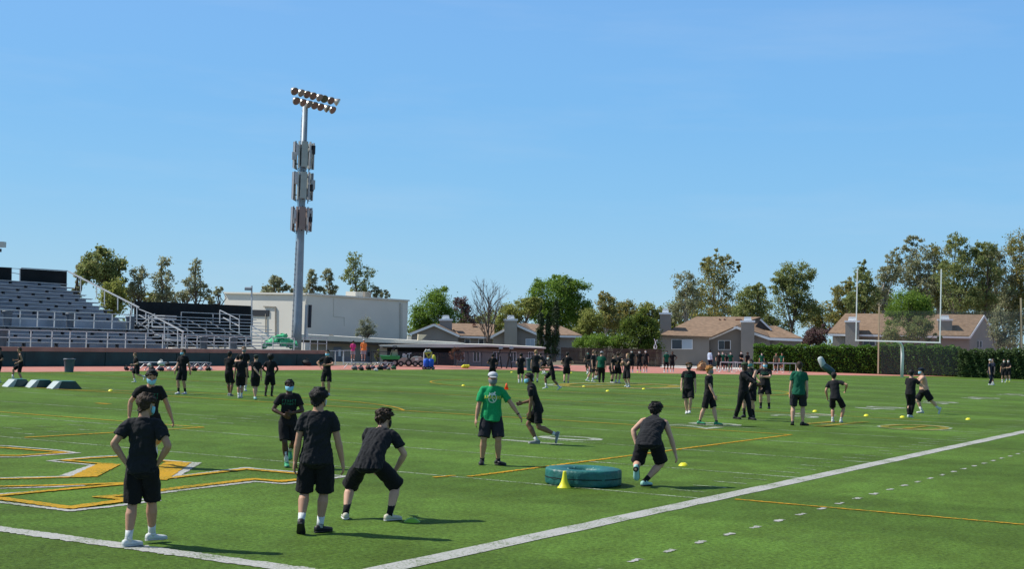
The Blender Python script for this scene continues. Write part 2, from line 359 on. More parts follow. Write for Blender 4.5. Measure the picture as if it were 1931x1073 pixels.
# ------------------------------------------------------------------ grandstands, wall, light tower
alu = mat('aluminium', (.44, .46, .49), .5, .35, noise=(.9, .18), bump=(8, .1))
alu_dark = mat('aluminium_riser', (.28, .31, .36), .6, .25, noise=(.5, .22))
steel = mat('galvanised_steel', (.42, .44, .46), .5, .4, noise=(4, .12))
railw = mat('rail_steel', (.60, .61, .60), .45, .3)
bracket = mat('bracket_steel', (.03, .035, .045), .7)
black_cloth = mat('windscreen_cloth', (.010, .013, .015), .95, noise=(1.2, .3), bump=(2, .3))
green_cloth = mat('wall_pad_vinyl', (.012, .050, .048), .6, noise=(.9, .35), bump=(1.1, .9))
conc = mat('concrete_cap', (.30, .20, .15), .9, noise=(1.2, .15), bump=(20, .3))
conc2 = mat('concrete', (.34, .32, .29), .9, noise=(.7, .15), bump=(12, .3))
plastic_grey = mat('grey_plastic', (.085, .11, .14), .5, noise=(3, .15))
WE = onx(618, 670, -55.3)[1]
struct('terrace', MB().prism([(-55.6, -60, -.02), (-55.6, WE, -.02), (-90, WE+9, -.02), (-90, -60, -.02)], (0, 0, .92)), conc2)
wall = thing('field_wall', 'long low wall below the grandstands, dark green padding under a reddish concrete top', 'wall', (-55.4, 40, 0))
b = MB(); y = -40
while y < WE-3: b.box((-55.34+RNG.normal(0, .012), y+1.5, .40), (.12, 2.97, .80)); y += 3
b.build('wall_pad', green_cloth, wall)
b = MB().box((-55.34, (y+WE)/2, .40), (.12, WE-y-.02, .80)); b.build('wall_pad', green_cloth, wall)
MB().box((-55.55, (WE-40)/2, .41), (.28, WE+40, .82)).build('wall_core', conc2, wall)
MB().box((-55.50, (WE-40)/2, .94), (.46, WE+40.2, .24)).build('coping', conc, wall)

def rail_run(parent, name, pts_top, z_of, post_ys, x, zb, zt, m_=None, w=.05, mid=True):
    mb = MB()
    for yy in post_ys: mb.beam((x, yy, zb), (x, yy, zt), w)
    for z in ([zt, (zt+zb)/2+.05] if mid else [zt]): mb.beam((x, post_ys[0], z), (x, post_ys[-1], z), w)
    return mb.build(name, m_ or railw, parent)
YE = 57.3
gs = thing('grandstand', 'large aluminium grandstand rising at the left edge behind the green wall', 'bleachers', (-61, 40, .9))
def row(parent, x, z, y0, y1, step=.64, rise=.26, br=True):
    MB().box((x-.05, (y0+y1)/2, z+.30), (.27, y1-y0, .045)).build('seat_plank', alu, parent)
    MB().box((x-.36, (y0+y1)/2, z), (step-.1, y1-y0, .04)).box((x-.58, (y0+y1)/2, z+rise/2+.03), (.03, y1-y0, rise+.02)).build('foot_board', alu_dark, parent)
    if br:
        q = MB().beam((x-.05, y0, z+.26), (x-.05, y1, z+.26), .03); yy = y0+1.0+((x*7.3) % 1.9)
        while yy < y1-.3: q.box((x-.05, yy, z+.15), (.2, .12, .26)); yy += 2.4
        q.build('seat_bracket', bracket, parent)
for k in range(5): row(gs, -56.9-.62*k, 1.0+.22*k, 22, YE)
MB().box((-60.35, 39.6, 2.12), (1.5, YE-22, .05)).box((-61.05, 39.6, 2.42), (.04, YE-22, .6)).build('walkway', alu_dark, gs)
for k in range(10): row(gs, -61.2-.62*k, 2.62+.245*k, 22, YE)
ys = [onx(p, 620, -59.7)[1] for p in (-60, -20, 37, 70, 102, 140, 177, 211, 245)]
rail_run(gs, 'walkway_rail', None, None, ys, -59.7, 2.1, 3.15)
ys = [onx(p, 640, -56.1)[1] for p in (-60, -22, 17, 58, 98, 132, 163, 203, 237, 275, 307, 343)]
rail_run(gs, 'front_rail', None, None, ys, -56.1, 1.05, 2.0)
def q3(px, py): return ony(px, py, YE+.06)
sr = MB()
for a, b_ in (((129, 512), (262, 580)), ((292, 597), (346, 626))): sr.beam(q3(*a), q3(*b_), .085)
for a, b_ in (((152, 524), (152, 553)), ((182, 538), (182, 562)), ((197, 547), (197, 575)), ((222, 560), (222, 585)), ((258, 579), (258, 612)), ((248, 575), (248, 612)), ((310, 606), (310, 652)), ((335, 620), (335, 653)), ((345, 626), (345, 655)),
              ((262, 583), (290, 594)), ((275, 590), (275, 600)), ((261, 616), (292, 592)), ((274, 616), (288, 604)), ((280, 594), (280, 617)), ((287, 592), (287, 617)), ((262, 594), (276, 602))): sr.beam(q3(*a), q3(*b_), .05)
sr.build('stair_rail', railw, gs)
stp = MB()
for (x0, x1, y_) in ((290, 312, 595.5), (290, 311, 600.5), (288, 308, 617), (292, 300, 632), (300, 310, 643), (313, 322, 640)):
    a, c_ = q3(x0, y_), q3(x1, y_); stp.box((a+c_)/2+[0, .5, 0], (abs(c_[0]-a[0]), 1.1, .07))
stp.build('stair_tread', railw, gs)
wp = thing('windscreen_panel', 'wide black windscreen panel along the top of the large grandstand', 'windscreen', onx(82, 540, -67.5))
a, b_, c_, d = [onx(*p, -67.5) for p in ((38, 536), (125, 540), (125, 512), (38, 506.5))]
MB().prism([a, b_, c_, d], (.05, 0, 0)).build('cloth', black_cloth, wp)
MB().beam(a-[0, 0, .8], d, .07).beam(b_-[0, 0, .8], c_, .07).beam((a+b_)/2-[0, 0, .8], (d+c_)/2, .07).beam(a, b_, .1).beam(d+(.1, 0, .04), c_+(.1, 0, .04), .07).build('frame', steel, wp)
wp2 = thing('windscreen_panel', 'black windscreen panel cut by the left edge of the photo, top of the large grandstand', 'windscreen', onx(0, 540, -67.5))
a, b_, c_, d = [onx(*p, -67.5) for p in ((-70, 531), (21, 534), (21, 504.5), (-70, 500))]
MB().prism([a, b_, c_, d], (.05, 0, 0)).build('cloth', black_cloth, wp2)
MB().beam(a-[0, 0, .8], d, .07).beam(b_-[0, 0, .8], c_, .07).beam(a, b_, .1).build('frame', steel, wp2)
MB().beam(onx(21, 514, -67.5), onx(38, 517, -67.5), .04).beam(onx(21, 506, -67.5), onx(38, 507, -67.5), .04).beam(onx(21, 532, -67.5), onx(38, 534, -67.5), .06).build('wire', steel, wp2)

bl = thing('small_bleachers', 'small open aluminium bleachers with dark gaps beside the large grandstand', 'bleachers', (-59, 64, .9))
for k in range(9):
    x = -57.4-.6*k; z = 1.15+.235*k; y1 = onx(560-10*k, 640, x)[1]
    MB().box((x, (58.3+y1)/2, z+.12), (.25, y1-58.3, .045)).build('seat_plank', alu, bl)
    MB().box((x-.33, (58.3+y1)/2, z-.1), (.25, y1-58.3, .04)).build('foot_board', alu, bl)
fr = MB()
for yy in np.arange(58.6, 68, 1.9):
    fr.beam((-57.3, yy, 1.0), (-62.3, yy, 3.05), .06)
    for k in (2, 5, 8): fr.beam((-57.4-.6*k, yy, .9), (-57.4-.6*k, yy, 1.1+.235*k), .05)
fr.build('frame', steel, bl)
sr = MB()
for A_, B_ in (((414.5, 585), (451, 603)), ((421, 599), (451, 615)), ((473, 614), (520, 640)), ((473, 624), (512, 646))):
    sr.beam(onx(*A_, -59.5), onx(*B_, -57.8), .06)
for a_, x_ in (((414.5, 585, 610), -59.5), ((434, 594, 621), -58.6), ((451, 603, 629), -57.8), ((473, 614, 640), -59)): sr.beam(onx(a_[0], a_[1], x_), onx(a_[0], a_[2], x_), .05)
sr.beam(onx(434, 621, -58.6), onx(473, 640, -59), .04); sr.build('stair_rail', railw, bl)
ys = [onx(p, 640, -56.1)[1] for p in (350, 372, 404, 433, 464, 494, 515, 555)]
rail_run(bl, 'front_rail', None, None, ys, -56.1, 1.05, 1.9)
ys = [onx(p, 640, -62.4)[1] for p in (340, 400, 450, 475)]
rail_run(bl, 'back_rail', None, None, ys, -62.4, 2.7, 3.5, steel)
ws = thing('windscreen_panel', 'long black windscreen fence behind the small bleachers, its lower part stands for shade', 'windscreen', onx(366, 620, -63.2))
a, b_, c_, d = [onx(*p, -63.2) for p in ((254, 655), (473, 655), (473.5, 577), (254, 568))]
MB().prism([a, b_, c_, d], (-.05, 0, 0)).build('cloth', black_cloth, ws)  # upper part is the screen, lower part paints the shade under the seats
mb = MB()
for p in (254, 308, 362, 418, 473): mb.beam(onx(p, 655, -63.3), onx(p, 571+(p-254)*.04, -63.3), .08)
mb.build('post', steel, ws)
rf = thing('terrace_railing', 'thin grey railing on the terrace right of the tall light tower', 'railing', onx(590, 655, -56))
ys = [onx(p, 650, -56)[1] for p in (572, 585, 599, 616)]
rail_run(rf, 'rail', None, None, ys, -56, 1.05, 1.95, steel, .045)

def barrel(px, py, x, z, h, r, label, m_=plastic_grey):
    p = onx(px, py, x); p[2] = z
    t = thing('trash_can', label, 'trash can', p, None)
    MB().lathe(p, [(r*.78, 0), (r*.8, .03), (r*.97, h*.86), (r, h*.88)], 18).build('bin', m_, t, True)
    MB().lathe(p, [(r*1.08, h*.88), (r*1.1, h*.93), (r*1.08, h), (r*.9, h), (r*.9, h*.93)], 18).build('rim', m_, t, True)
    return t
barrel(14, 600, -60.3, 2.15, .95, .3, 'blue grey barrel on the grandstand walkway near the left edge')
barrel(133, 600, -60.3, 2.15, .95, .3, 'blue grey barrel on the middle of the grandstand walkway')
barrel(246, 605, -60.3, 2.15, .9, .3, 'grey barrel at the right end of the grandstand walkway by the stairs')
barrel(4, 640, -56.6, 1.05, .95, .3, 'dark barrel behind the front rail at the left edge of the photo')
barrel(384, 650, -56.7, 1.05, .8, .28, 'grey barrel behind the front rail of the small bleachers, the left one of two')
barrel(440, 650, -56.7, 1.05, .8, .28, 'grey barrel behind the front rail of the small bleachers, the right one of two')
p = G(130, 702)
barrel(130, 702, p[0], 0, .68, .27, 'grey round trash can alone on the red track below the wall')
p = G(998, 700)
barrel(998, 700, p[0], 0, .95, .25, 'blue grey trash can standing on the track behind the far runners')

tarp = thing('tarpaulin_heap', 'crumpled bright green tarpaulins heaped on the terrace left of the light tower', 'tarpaulin', onx(528, 655, -58))
gt = mat('green_tarp', (.03, .42, .16), .6, noise=(3, .7, (.16, .52, .30)), bump=(4, 1))
mb = MB()
for px_, py_, r_ in ((503, 650, .45), (512, 645, .5), (524, 640, .62), (529, 636, .5), (536, 645, .55), (545, 647, .5), (551, 650, .5)):
    c_ = onx(px_, py_, -58+RNG.normal(0, .3)); mb.ell(c_, (r_*RNG.uniform(.5, 1), 0, .1), (.05, r_*.75, 0), (0, .1, r_*.42), 9, 6)
o = mb.build('tarpaulin', gt, tarp)
for v in o.data.vertices: v.co += Vector(RNG.normal(0, .07, 3))
fr = MB(); 
for px_ in (500, 515, 530, 545, 556): fr.beam(onx(px_, 655, -57.6), onx(px_, 642, -57.6), .04)
fr.beam(onx(500, 648, -57.6), onx(556, 651, -57.6), .04).build('rack', steel, tarp)

# light tower
T = Plane(566, 112)
pole_m = mat('tower_paint', (.27, .32, .36), .5, .2, noise=(1.5, .12))
base = T.p(559.5, 655); top = T.p(570, 196)
lt = thing('light_tower', 'very tall blue grey stadium light tower with three tiers of phone antennas', 'light tower', (base[0], base[1], .9))
ax, ay = base[0], base[1]; Ht = top[2]
prof = [(.36, .9), (.34, 3), (.30, 8), (.26, 13), (.21, Ht)]
MB().lathe((ax, ay, 0), prof, 20).build('pole', pole_m, lt, True)
rungs = MB()
for i in range(int((Ht-2)/.4)):
    z = 2+i*.4; rr = np.interp(z, [q[1] for q in prof], [q[0] for q in prof])
    rungs.beam((ax-.6*(rr+.08), ay-.8*(rr+.08), z), (ax-.6*rr+.05, ay-.8*rr+.05, z), .03); 
    if i < 18: rungs.beam((ax-.80*(rr+.1), ay-.60*(rr+.1), z), (ax-.80*rr, ay-.60*rr, z), .12, .10)
rungs.beam((ax-.6*.42, ay-.8*.42, 2), (ax-.6*.27, ay-.8*.27, Ht-1), .03).beam((ax-.80*.40, ay-.60*.40, 1.8), (ax-.80*.33, ay-.60*.33, 9.4), .05).build('climbing_pegs', steel, lt)
a = T.p(577, 575); b_ = T.p(579, 640)
MB().box(((a[0]+b_[0])/2, (a[1]+b_[1])/2, (a[2]+b_[2])/2), (.22, .22, a[2]-b_[2])).build('cable_duct', railw, lt)
a = T.p(583, 575); b_ = T.p(585, 618)
MB().box(((a[0]+b_[0])/2, (a[1]+b_[1])/2, (a[2]+b_[2])/2), (.2, .2, a[2]-b_[2])).build('cable_box', bracket, lt)
lampm = mat('lamp_bowl', (.50, .46, .40), .35, .7); lensm = mat('lamp_glass', (.10, .09, .08), .15, 0, .6)
arm_c1 = T.p(586, 176); arm_c2 = T.p(585, 193)
def lampbar(n, c, L, off):
    c = np.array([ax, ay, c[2]])+np.array([.1, off, 0]); 
    MB().beam(c-[0, L/2, 0], c+[0, L/2, 0], .1).build('crossarm', pole_m, lt)
    for i in range(n):
        p = c+np.array([.12, -L/2+L*i/(n-1), -.02]); d = np.array([.80, RNG.normal(0, .18), -.52]); d /= np.linalg.norm(d)
        x = np.cross(d, [0, 0, 1]); x /= np.linalg.norm(x); y = np.cross(x, d)
        pr = [(.10, -.10), (.16, 0), (.24, .12), (.31, .26), (.33, .36)]
        lp = MB().loft([p+d*t for r_, t in pr], [x*r_ for r_, t in pr], [y*r_ for r_, t in pr], 14).build('lamp', lampm, lt, True)
        MB().loft([p+d*.365, p+d*.37], [x*.31, x*.28], [y*.31, y*.28], 14).build('glass', lensm, lp)
lampbar(8, arm_c1, 5.3, .75); lampbar(7, arm_c2, 4.5, .62)
ant1 = mat('antenna_shell', (.36, .39, .37), .5, noise=(2, .08)); ant2 = mat('antenna_brown', (.27, .20, .18), .55, noise=(2, .1)); rad = mat('radio_box', (.42, .44, .46), .5); cabm = mat('cable_rubber', (.02, .02, .02), .6)
to_cam = np.array([CAM[0]-ax, CAM[1]-ay]); to_cam /= np.linalg.norm(to_cam); a0 = math.atan2(to_cam[1], to_cam[0])
for (yt, yb, am) in ((268, 316, ant1), (325, 375, ant1), (391, 434, ant2)):
    zt = T.p(568, yt)[2]; zb = T.p(568, yb)[2]; H = zt-zb; zc = (zt+zb)/2
    for j, da in enumerate((.12, 2*math.pi/3+.2, -2*math.pi/3+.35)):
        a_ = a0+da; d = np.array([math.cos(a_), math.sin(a_), 0]); s_ = np.array([-d[1], d[0], 0])
        P = np.array([ax, ay, zc])+d*.62
        q = MB(); 
        q.prism([P-s_*.24-[0, 0, H/2], P+s_*.24-[0, 0, H/2], P+s_*.24+[0, 0, H/2], P-s_*.24+[0, 0, H/2]], d*.17); q.build('antenna_panel', am, lt)
        br = MB()
        for z in (-H*.35, H*.35): br.beam(np.array([ax, ay, zc+z]), P+[0, 0, z], .07)
        br.beam(P-[0, 0, H*.55], P+[0, 0, H*.55], .07); br.build('antenna_bracket', bracket, lt)
        for e in (-1, 1):
            P2 = np.array([ax, ay, zc])+d*.35+s_*e*.48
            MB().box(P2+[0, 0, RNG.uniform(-.2, .6)]+s_*e*RNG.uniform(0, .3), (.22, .30, H*RNG.uniform(.25, .45)), a_).build('radio_unit', rad if (j+e) % 2 else bracket, lt)
            P3 = np.array([ax, ay, zc])+d*.55+s_*e*.42
            MB().tube([P3+[0, 0, H*.2], P3+d*.12-[0, 0, H*.2], P3-[0, 0, H*.55], P3-d*.3-[0, 0, H*.62+.1*e], P3-d*.35+[0, 0, -H*.45]], .03, 5).build('cable', cabm, lt)
            MB().beam(P3+d*.1-[0, 0, H*.55], P3+d*.1+[0, 0, H*.5], .09, .14).build('antenna_mast', rad if (e > 0) != (j == 1) else am, lt)
    MB().lathe((ax, ay, zc), [(.36, -H*.4), (.36, -H*.3), (.3, -.2), (.3, .2), (.36, H*.3), (.36, H*.4)], 12).build('clamp_ring', bracket, lt)
# small lamp on a thin pole; lamp cluster cut by the left edge
P = Plane(475, 118)
sl_ = thing('lamp_post', 'thin grey pole with one small floodlight beside the black windscreen', 'lamp post', P.g(474.5, 0, .9))
MB().beam(P.p(474, 655), P.p(474.8, 539), .09).beam(P.p(474.8, 543), P.p(469, 545), .06).build('pole', steel, sl_)
MB().box(P.p(467.5, 544.5), (.5, .3, .22), .6, .3).build('floodlight', pole_m, sl_)
P = Plane(0, 95)
sl_ = thing('light_tower', 'second stadium light tower, only its lamp edge showing at the left edge', 'light tower', P.g(-40, 0, .9))
q = P.g(-40, 0, .9); MB().beam(q, [q[0], q[1], P.p(-40, 455)[2]], .5).build('pole', pole_m, sl_)
MB().beam(P.p(-75, 462), P.p(2, 465), .1).build('crossarm', pole_m, sl_)
MB().box(P.p(2, 461), (.5, .4, .35), .5).build('lamp', lampm, sl_); MB().box(P.p(-1, 472), (.2, .2, .2), .5).build('lamp', bracket, sl_)

# ------------------------------------------------------------------ buildings
stucco_gym = mat('gym_stucco', (.76, .72, .63), .9, noise=(.25, .05), bump=(6, .15))
tan_wall = mat('tan_stucco', (.33, .30, .25), .9, noise=(.5, .08)); grey_wall = mat('grey_stucco', (.26, .245, .23), .9, noise=(.6, .08), bump=(6, .2))
taupe = mat('taupe_stucco_shaded', (.245, .225, .20), .9, noise=(.5, .1), bump=(5, .3)); taupe2 = mat('taupe_stucco_lit', (.33, .31, .27), .9, noise=(.5, .1), bump=(5, .3))  # one wall colour: the darker copy carries shade, the lighter one sun
shingle = mat('brown_shingle', (.225, .152, .100), .9, noise=(2.5, .22), bump=(9, .7)); trim = mat('white_trim', (.80, .82, .83), .6)
flatroof = mat('white_roof', (.60, .58, .51), .7, noise=(.5, .08)); darkband = mat('eave_shade_and_dark_part', (.06, .055, .05), .8)  # darkband: eave shadow as a colour, also a dormer face and a pane
glass = mat('window_glass', (.03, .04, .06), .08, 0, .6); blind = mat('window_blind', (.40, .48, .56), .5); vent = mat('clay_vent', (.42, .20, .12), .8)
gym_c = (lambda P: P.p(577, 600))(Plane(577, 172)); gx, gy = gym_c[0], gym_c[1]
gym = thing('gymnasium', 'big windowless cream building behind the light tower', 'building', (gx-25, gy+30, 0))
zt = onx(577, 555.5, gx)[2]; yR = onx(768.5, 600, gx)[1]; xL = ony(422, 600, gy)[0]
MB().box(((gx+xL)/2, (gy+yR)/2, zt/2-.5), (gx-xL, yR-gy, zt+1)).build('walls', stucco_gym, gym)
q = MB()
for a_, b_ in (((gx, gy), (gx, yR)), ((gx, gy), (xL, gy))): q.beam((a_[0], a_[1], zt+.08), (b_[0], b_[1], zt+.08), .5, .2)
q.build('roof_edge', stucco_gym, gym)
p0, p1 = ony(474, 594, gy), ony(508, 587, gy)
MB().box(((p0[0]+p1[0])/2, gy-.05, (p0[2]+p1[2])/2), (abs(p1[0]-p0[0]), .12, .75)).build('window_strip', bracket, gym)
MB().beam(ony(497, 578, gy-.1), ony(519.5, 579, gy-.1), .12).beam(ony(519.5, 579, gy-.1), ony(519.5, 640, gy-.1), .12).beam(ony(501, 592, gy-.1), ony(501, 630, gy-.1), .1).build('conduit', tan_wall, gym)
jm = mat('stucco_joint', (.60, .57, .50), .9)
q = MB()
for a_, b_ in (((629, 562), (629, 597)), ((629, 597), (649, 599)), ((649, 599), (649, 615))): q.beam(onx(*a_, gx+.01), onx(*b_, gx+.01), .07)
q.build('wall_joint', jm, gym)
MB().beam(onx(755.5, 572, gx+.08), onx(755.5, 640, gx+.08), .35).build('downpipe', jm, gym); MB().beam(onx(577, 565, gx+.08), onx(578, 640, gx+.08), .2).build('downpipe', jm, gym)
a_ = onx(668, 556, gx-6); MB().box(a_, (1.6, 1.6, .8)).build('roof_unit', flatroof, gym); a_ = onx(688, 556, gx-6); MB().box(a_, (1.1, 1.4, .8)).build('roof_unit', tan_wall, gym)
L1 = Plane(700, 121)
def ppx(Pl, pts, dep0, dep1, mb=None):
    """polygon given by pixels on the plane at depth dep0, swept straight back to dep1"""
    mb = mb or MB(); return mb.prism([Pl.p(x, y, dep0) for x, y in pts], np.append(Pl.v[:2]*(dep1-dep0), 0))
b1 = thing('classroom_block', 'low tan classroom block with a pale flat roof below the gymnasium', 'building', L1.g(680))
ppx(L1, [(585, 700), (873, 700), (873, 650), (585, 642)], 0, 14).build('wall', tan_wall, b1)
ppx(L1, [(560, 630), (700, 638), (875, 646.8), (875, 649.2), (716, 646.5), (560, 641)], -1.2, 12).build('roof', flatroof, b1)
ppx(L1, [(560, 641.3), (716, 646.8), (875, 649.5), (875, 654), (716, 651.5), (560, 645.5)], -1.0, 1).build('soffit_shade', darkband, b1)  # shadow below the roof edge, built as a dark band
for x0, x1, y0, y1 in ((629, 644, 655, 684), (680, 697, 655, 688)): ppx(L1, [(x0, y1), (x1, y1), (x1, y0), (x0, y0)], -.12, .05).build('door', mat('blue_grey_door', (.16, .18, .22), .6), b1)
ppx(L1, [(645, 689), (649, 689), (649, 672), (645, 672)], -.5, -.3).build('pillar', trim, b1); ppx(L1, [(650, 689), (660, 689), (660, 673), (650, 673)], -.4, -.2).build('panel', mat('grey_panel', (.22, .20, .22), .7), b1)
ppx(L1, [(638, 672), (642.5, 672), (642.5, 660), (638, 660)], -.16, -.1).build('notice', trim, b1)
ppx(L1, [(693, 672), (697.5, 672), (697.5, 664), (693, 664)], -.16, -.1).build('meter_box', bracket, b1)
ppx(L1, [(788, 645), (793, 643.5), (805, 631.5), (789, 630.5)], 2, 4).build('roof_vent', mat('cream_metal', (.55, .48, .34), .6), b1)
ppx(L1, [(620, 634), (628, 634), (628, 631), (620, 631)], 2, 4).build('roof_vent', tan_wall, b1); ppx(L1, [(768, 640), (775, 640), (774, 634), (769, 634)], 2, 3).build('roof_vent', flatroof, b1)
L2 = Plane(900, 117)
b2 = thing('classroom_block', 'low grey classroom block with tall narrow windows and a white flat roof', 'building', L2.g(930))
ppx(L2, [(716, 694), (1026, 694), (1026, 657), (920, 653.5), (856, 655), (716, 655)], 0, 9).build('wall', grey_wall, b2)
ppx(L2, [(714, 651), (741, 650.5), (807, 648.3), (920, 650), (1030, 655.5), (1029, 658), (920, 654), (855, 655.5), (755, 655), (716, 653.5)], -1.3, 10).build('roof', flatroof, b2)
ppx(L2, [(860, 654.3), (1026, 658.8), (1026, 660.5), (860, 656.5)], -.8, 0).build('soffit_shade', darkband, b2)  # painted eave shade, as on the tan block
ppx(L2, [(730, 688), (856, 688), (856, 656), (730, 656)], -.15, .05).build('carport_shade', black_cloth, b2)  # black panel standing in for the shade under the canopy
for x0, x1 in ((716.5, 730), ): ppx(L2, [(x0, 690), (x1, 690), (x1, 657), (x0, 657)], -.2, -.02).build('pier', tan_wall, b2)
for x in (856.5, ): ppx(L2, [(x, 694), (x+2.5, 694), (x+2.5, 656), (x, 656)], -.9, -.6).build('post', bracket, b2)
for x0, x1 in ((863, 876), (892, 905.5), (930, 943), (962, 974), (996, 1006)):
    w_ = ppx(L2, [(x0, 682.5), (x1, 682.5), (x1, 663.5), (x0, 663.5)], -.1, .02).build('window', trim, b2)
    for e0, e1 in ((x0+1.4, (x0+x1)/2-.8), ((x0+x1)/2+.8, x1-1.4)): ppx(L2, [(e0, 681.5), (e1, 681.5), (e1, 664.5), (e0, 664.5)], -.13, -.09).build('pane', glass, w_)

def roofslab(Pl, pts, name, parent, m_=None, th=.14):
    """pts: (px, py, depth) corners of one roof plane"""
    return MB().prism([Pl.p(*q) for q in pts], (0, 0, th)).build(name, m_ or shingle, parent)
def chimney(Pl, x0, x1, yt, yb, dep, parent, m_):
    c_ = ppx(Pl, [(x0, yb), (x1, yb), (x1, yt+6), (x0, yt+6)], dep, dep+1.1).build('chimney', m_, parent)
    ppx(Pl, [(x0-1.5, yt+6), (x1+1.5, yt+6), (x1+1.5, yt+2.5), (x0-1.5, yt+2.5)], dep-.12, dep+1.25).build('cap', trim, c_)
    w_ = (x1-x0)*.2
    ppx(Pl, [(x0+w_, yt+2.5), (x1-w_, yt+2.5), (x1-w_-1.5, yt-4.5), (x0+w_+1.5, yt-4.5)], dep+.2, dep+.9).build('flue', trim, c_)
def verge(Pl, pts, dep, parent, w=.26):
    q = MB()
    for a_, b_ in zip(pts[:-1], pts[1:]): q.beam(Pl.p(*a_, dep), Pl.p(*b_, dep), .12, w)
    return q.build('verge_board', trim, parent)
def win(Pl, x0, x1, y0, y1, dep, parent, pane=None, div=1):
    w_ = ppx(Pl, [(x0-1, y1+1), (x1+1, y1+1), (x1+1, y0-1), (x0-1, y0-1)], dep-.08, dep+.05).build('window', trim, parent)
    k = (x1-x0)/div
    for i in range(div): ppx(Pl, [(x0+i*k+.3, y1), (x0+(i+1)*k-.3, y1), (x0+(i+1)*k-.3, y0), (x0+i*k+.3, y0)], dep-.11, dep-.07).build('pane', (pane[i] if isinstance(pane, list) else pane) or glass, w_)
HA = Plane(850, 168)
ha = thing('house', 'grey house with a low gable and one chimney, leftmost of the four brown roofed houses', 'house', HA.g(850))
ppx(HA, [(776, 700), (864, 700), (864, 634), (818, 614), (776, 631)], 0, 12).build('wall', grey_wall, ha)
ppx(HA, [(864, 700), (929, 700), (929, 636), (864, 636)], 1.5, 12).build('wall', grey_wall, ha)
roofslab(HA, [(771.5, 630.5, -.5), (818.5, 612, -.5), (818.5, 613.5, 12), (771.5, 632, 12)], 'roof', ha); roofslab(HA, [(818.5, 612, -.5), (867, 634, -.5), (867, 635, 3), (846, 614, 6), (818.5, 613.5, 12)], 'roof', ha)
roofslab(HA, [(866, 634.5, .8), (932, 636.5, .8), (932, 613.5, 7), (844, 611.5, 7)], 'roof', ha); roofslab(HA, [(844, 612, 7.1), (932, 614, 7.1), (932, 636, 13), (844, 636, 13)], 'roof', ha)
verge(HA, [(772, 631), (818.5, 612.8), (866.5, 634.5)], -.55, ha); verge(HA, [(866.5, 635.5), (931, 637.5)], .75, ha, .2)
chimney(HA, 829, 852.5, 599, 622, 2, ha, grey_wall)
ppx(HA, [(890, 614.5), (899, 614.5), (896, 610.5), (892, 610.5)], 5, 5.6).build('roof_vent', vent, ha)
for x in (877, 903): win(HA, x, x+9, 640, 652, 1.5, ha)
HB = Plane(1010, 163)
hb = thing('house', 'grey house with a wide pale chimney in front of its gable, behind the cypresses', 'house', HB.g(1000))
ppx(HB, [(930, 700), (1013, 700), (1013, 630), (971, 613), (930, 634)], 0, 12).build('wall', grey_wall, hb)
ppx(HB, [(1013, 700), (1092, 700), (1092, 634), (1013, 632)], 1.5, 12).build('wall', grey_wall, hb)
roofslab(HB, [(925.5, 635.5, -.5), (971, 611.5, -.5), (971, 612.5, 12), (925.5, 636, 12)], 'roof', hb); roofslab(HB, [(971, 611.5, -.5), (1014, 630, -.5), (1016, 632, 3), (990, 613, 6), (971, 612.5, 12)], 'roof', hb)
roofslab(HB, [(1012, 633, .8), (1098, 634.5, .8), (1056, 616.5, 7), (985, 611.5, 7)], 'roof', hb); roofslab(HB, [(985, 612, 7.1), (1056, 617, 7.1), (1098, 635, 13), (985, 634, 13)], 'roof', hb)
verge(HB, [(926, 636), (971, 612.2), (1014, 631)], -.55, hb); verge(HB, [(1012, 634), (1097, 635.5)], .75, hb, .2)
chimney(HB, 951, 975, 599, 660, -1.15, hb, taupe2)
win(HB, 992, 1008, 640, 656, 0, hb, [blind, blind], 2)
HC = Plane(1380, 152)
hc = thing('house', 'taupe house with two tall chimneys between the dark tree and the hedge', 'house', HC.g(1380))
ppx(HC, [(1241, 712), (1337, 712), (1337, 637), (1241, 635)], 0, 9).build('wall', taupe, hc)
ppx(HC, [(1337, 712), (1452, 712), (1452, 639), (1388, 617), (1337, 638)], 1.6, 10).build('wall', taupe, hc)
ppx(HC, [(1452, 712), (1510, 712), (1510, 641), (1452, 639)], 2.4, 10).build('wall', taupe, hc)
roofslab(HC, [(1244, 634, -.6), (1341, 637.5, -.6), (1388, 617, 1.0), (1434, 600, 7), (1313, 599.5, 7)], 'roof', hc)
roofslab(HC, [(1244, 634, -.5), (1313, 599.7, 7), (1313, 600, 9), (1250, 634, 14)], 'roof', hc); roofslab(HC, [(1313, 600.2, 7.05), (1434, 600.5, 7.05), (1434, 634, 14), (1250, 634, 14)], 'roof', hc)
roofslab(HC, [(1388, 616, 1.0), (1451, 638, 1.0), (1453, 636, 4), (1436, 603, 7.5)], 'roof', hc)
roofslab(HC, [(1450, 639, 1.6), (1515, 640.5, 1.6), (1462, 616.5, 6), (1424, 618.5, 4)], 'roof', hc)
ppx(HC, [(1422, 619), (1434, 603), (1455, 622)], 3.6, 7).build('dormer', darkband, hc); verge(HC, [(1434, 602.5), (1455, 622.5)], 3.5, hc, .18)
verge(HC, [(1246, 636), (1340.5, 638.5), (1388, 617.3), (1451, 639.3), (1513, 641.8)], .9, hc)
chimney(HC, 1244.5, 1265, 587, 640, 1.2, hc, taupe); chimney(HC, 1397.5, 1422.5, 602, 706, -.1, hc, taupe)
win(HC, 1267, 1305, 641, 658, 0, hc, [glass, blind], 2); win(HC, 1355, 1377, 643, 659, 1.6, hc, [glass, darkband], 2)
for x in (1357, 1366): ppx(HC, [(x-2, 606), (x+2, 606), (x+1, 601), (x-1, 601)], 5.5, 6).build('roof_vent', vent, hc)
ppx(HC, [(1386, 604.5), (1400, 604.5), (1398, 601.5), (1388, 601.5)], 5.5, 6).build('roof_vent', vent, hc)
HD = Plane(1720, 156)
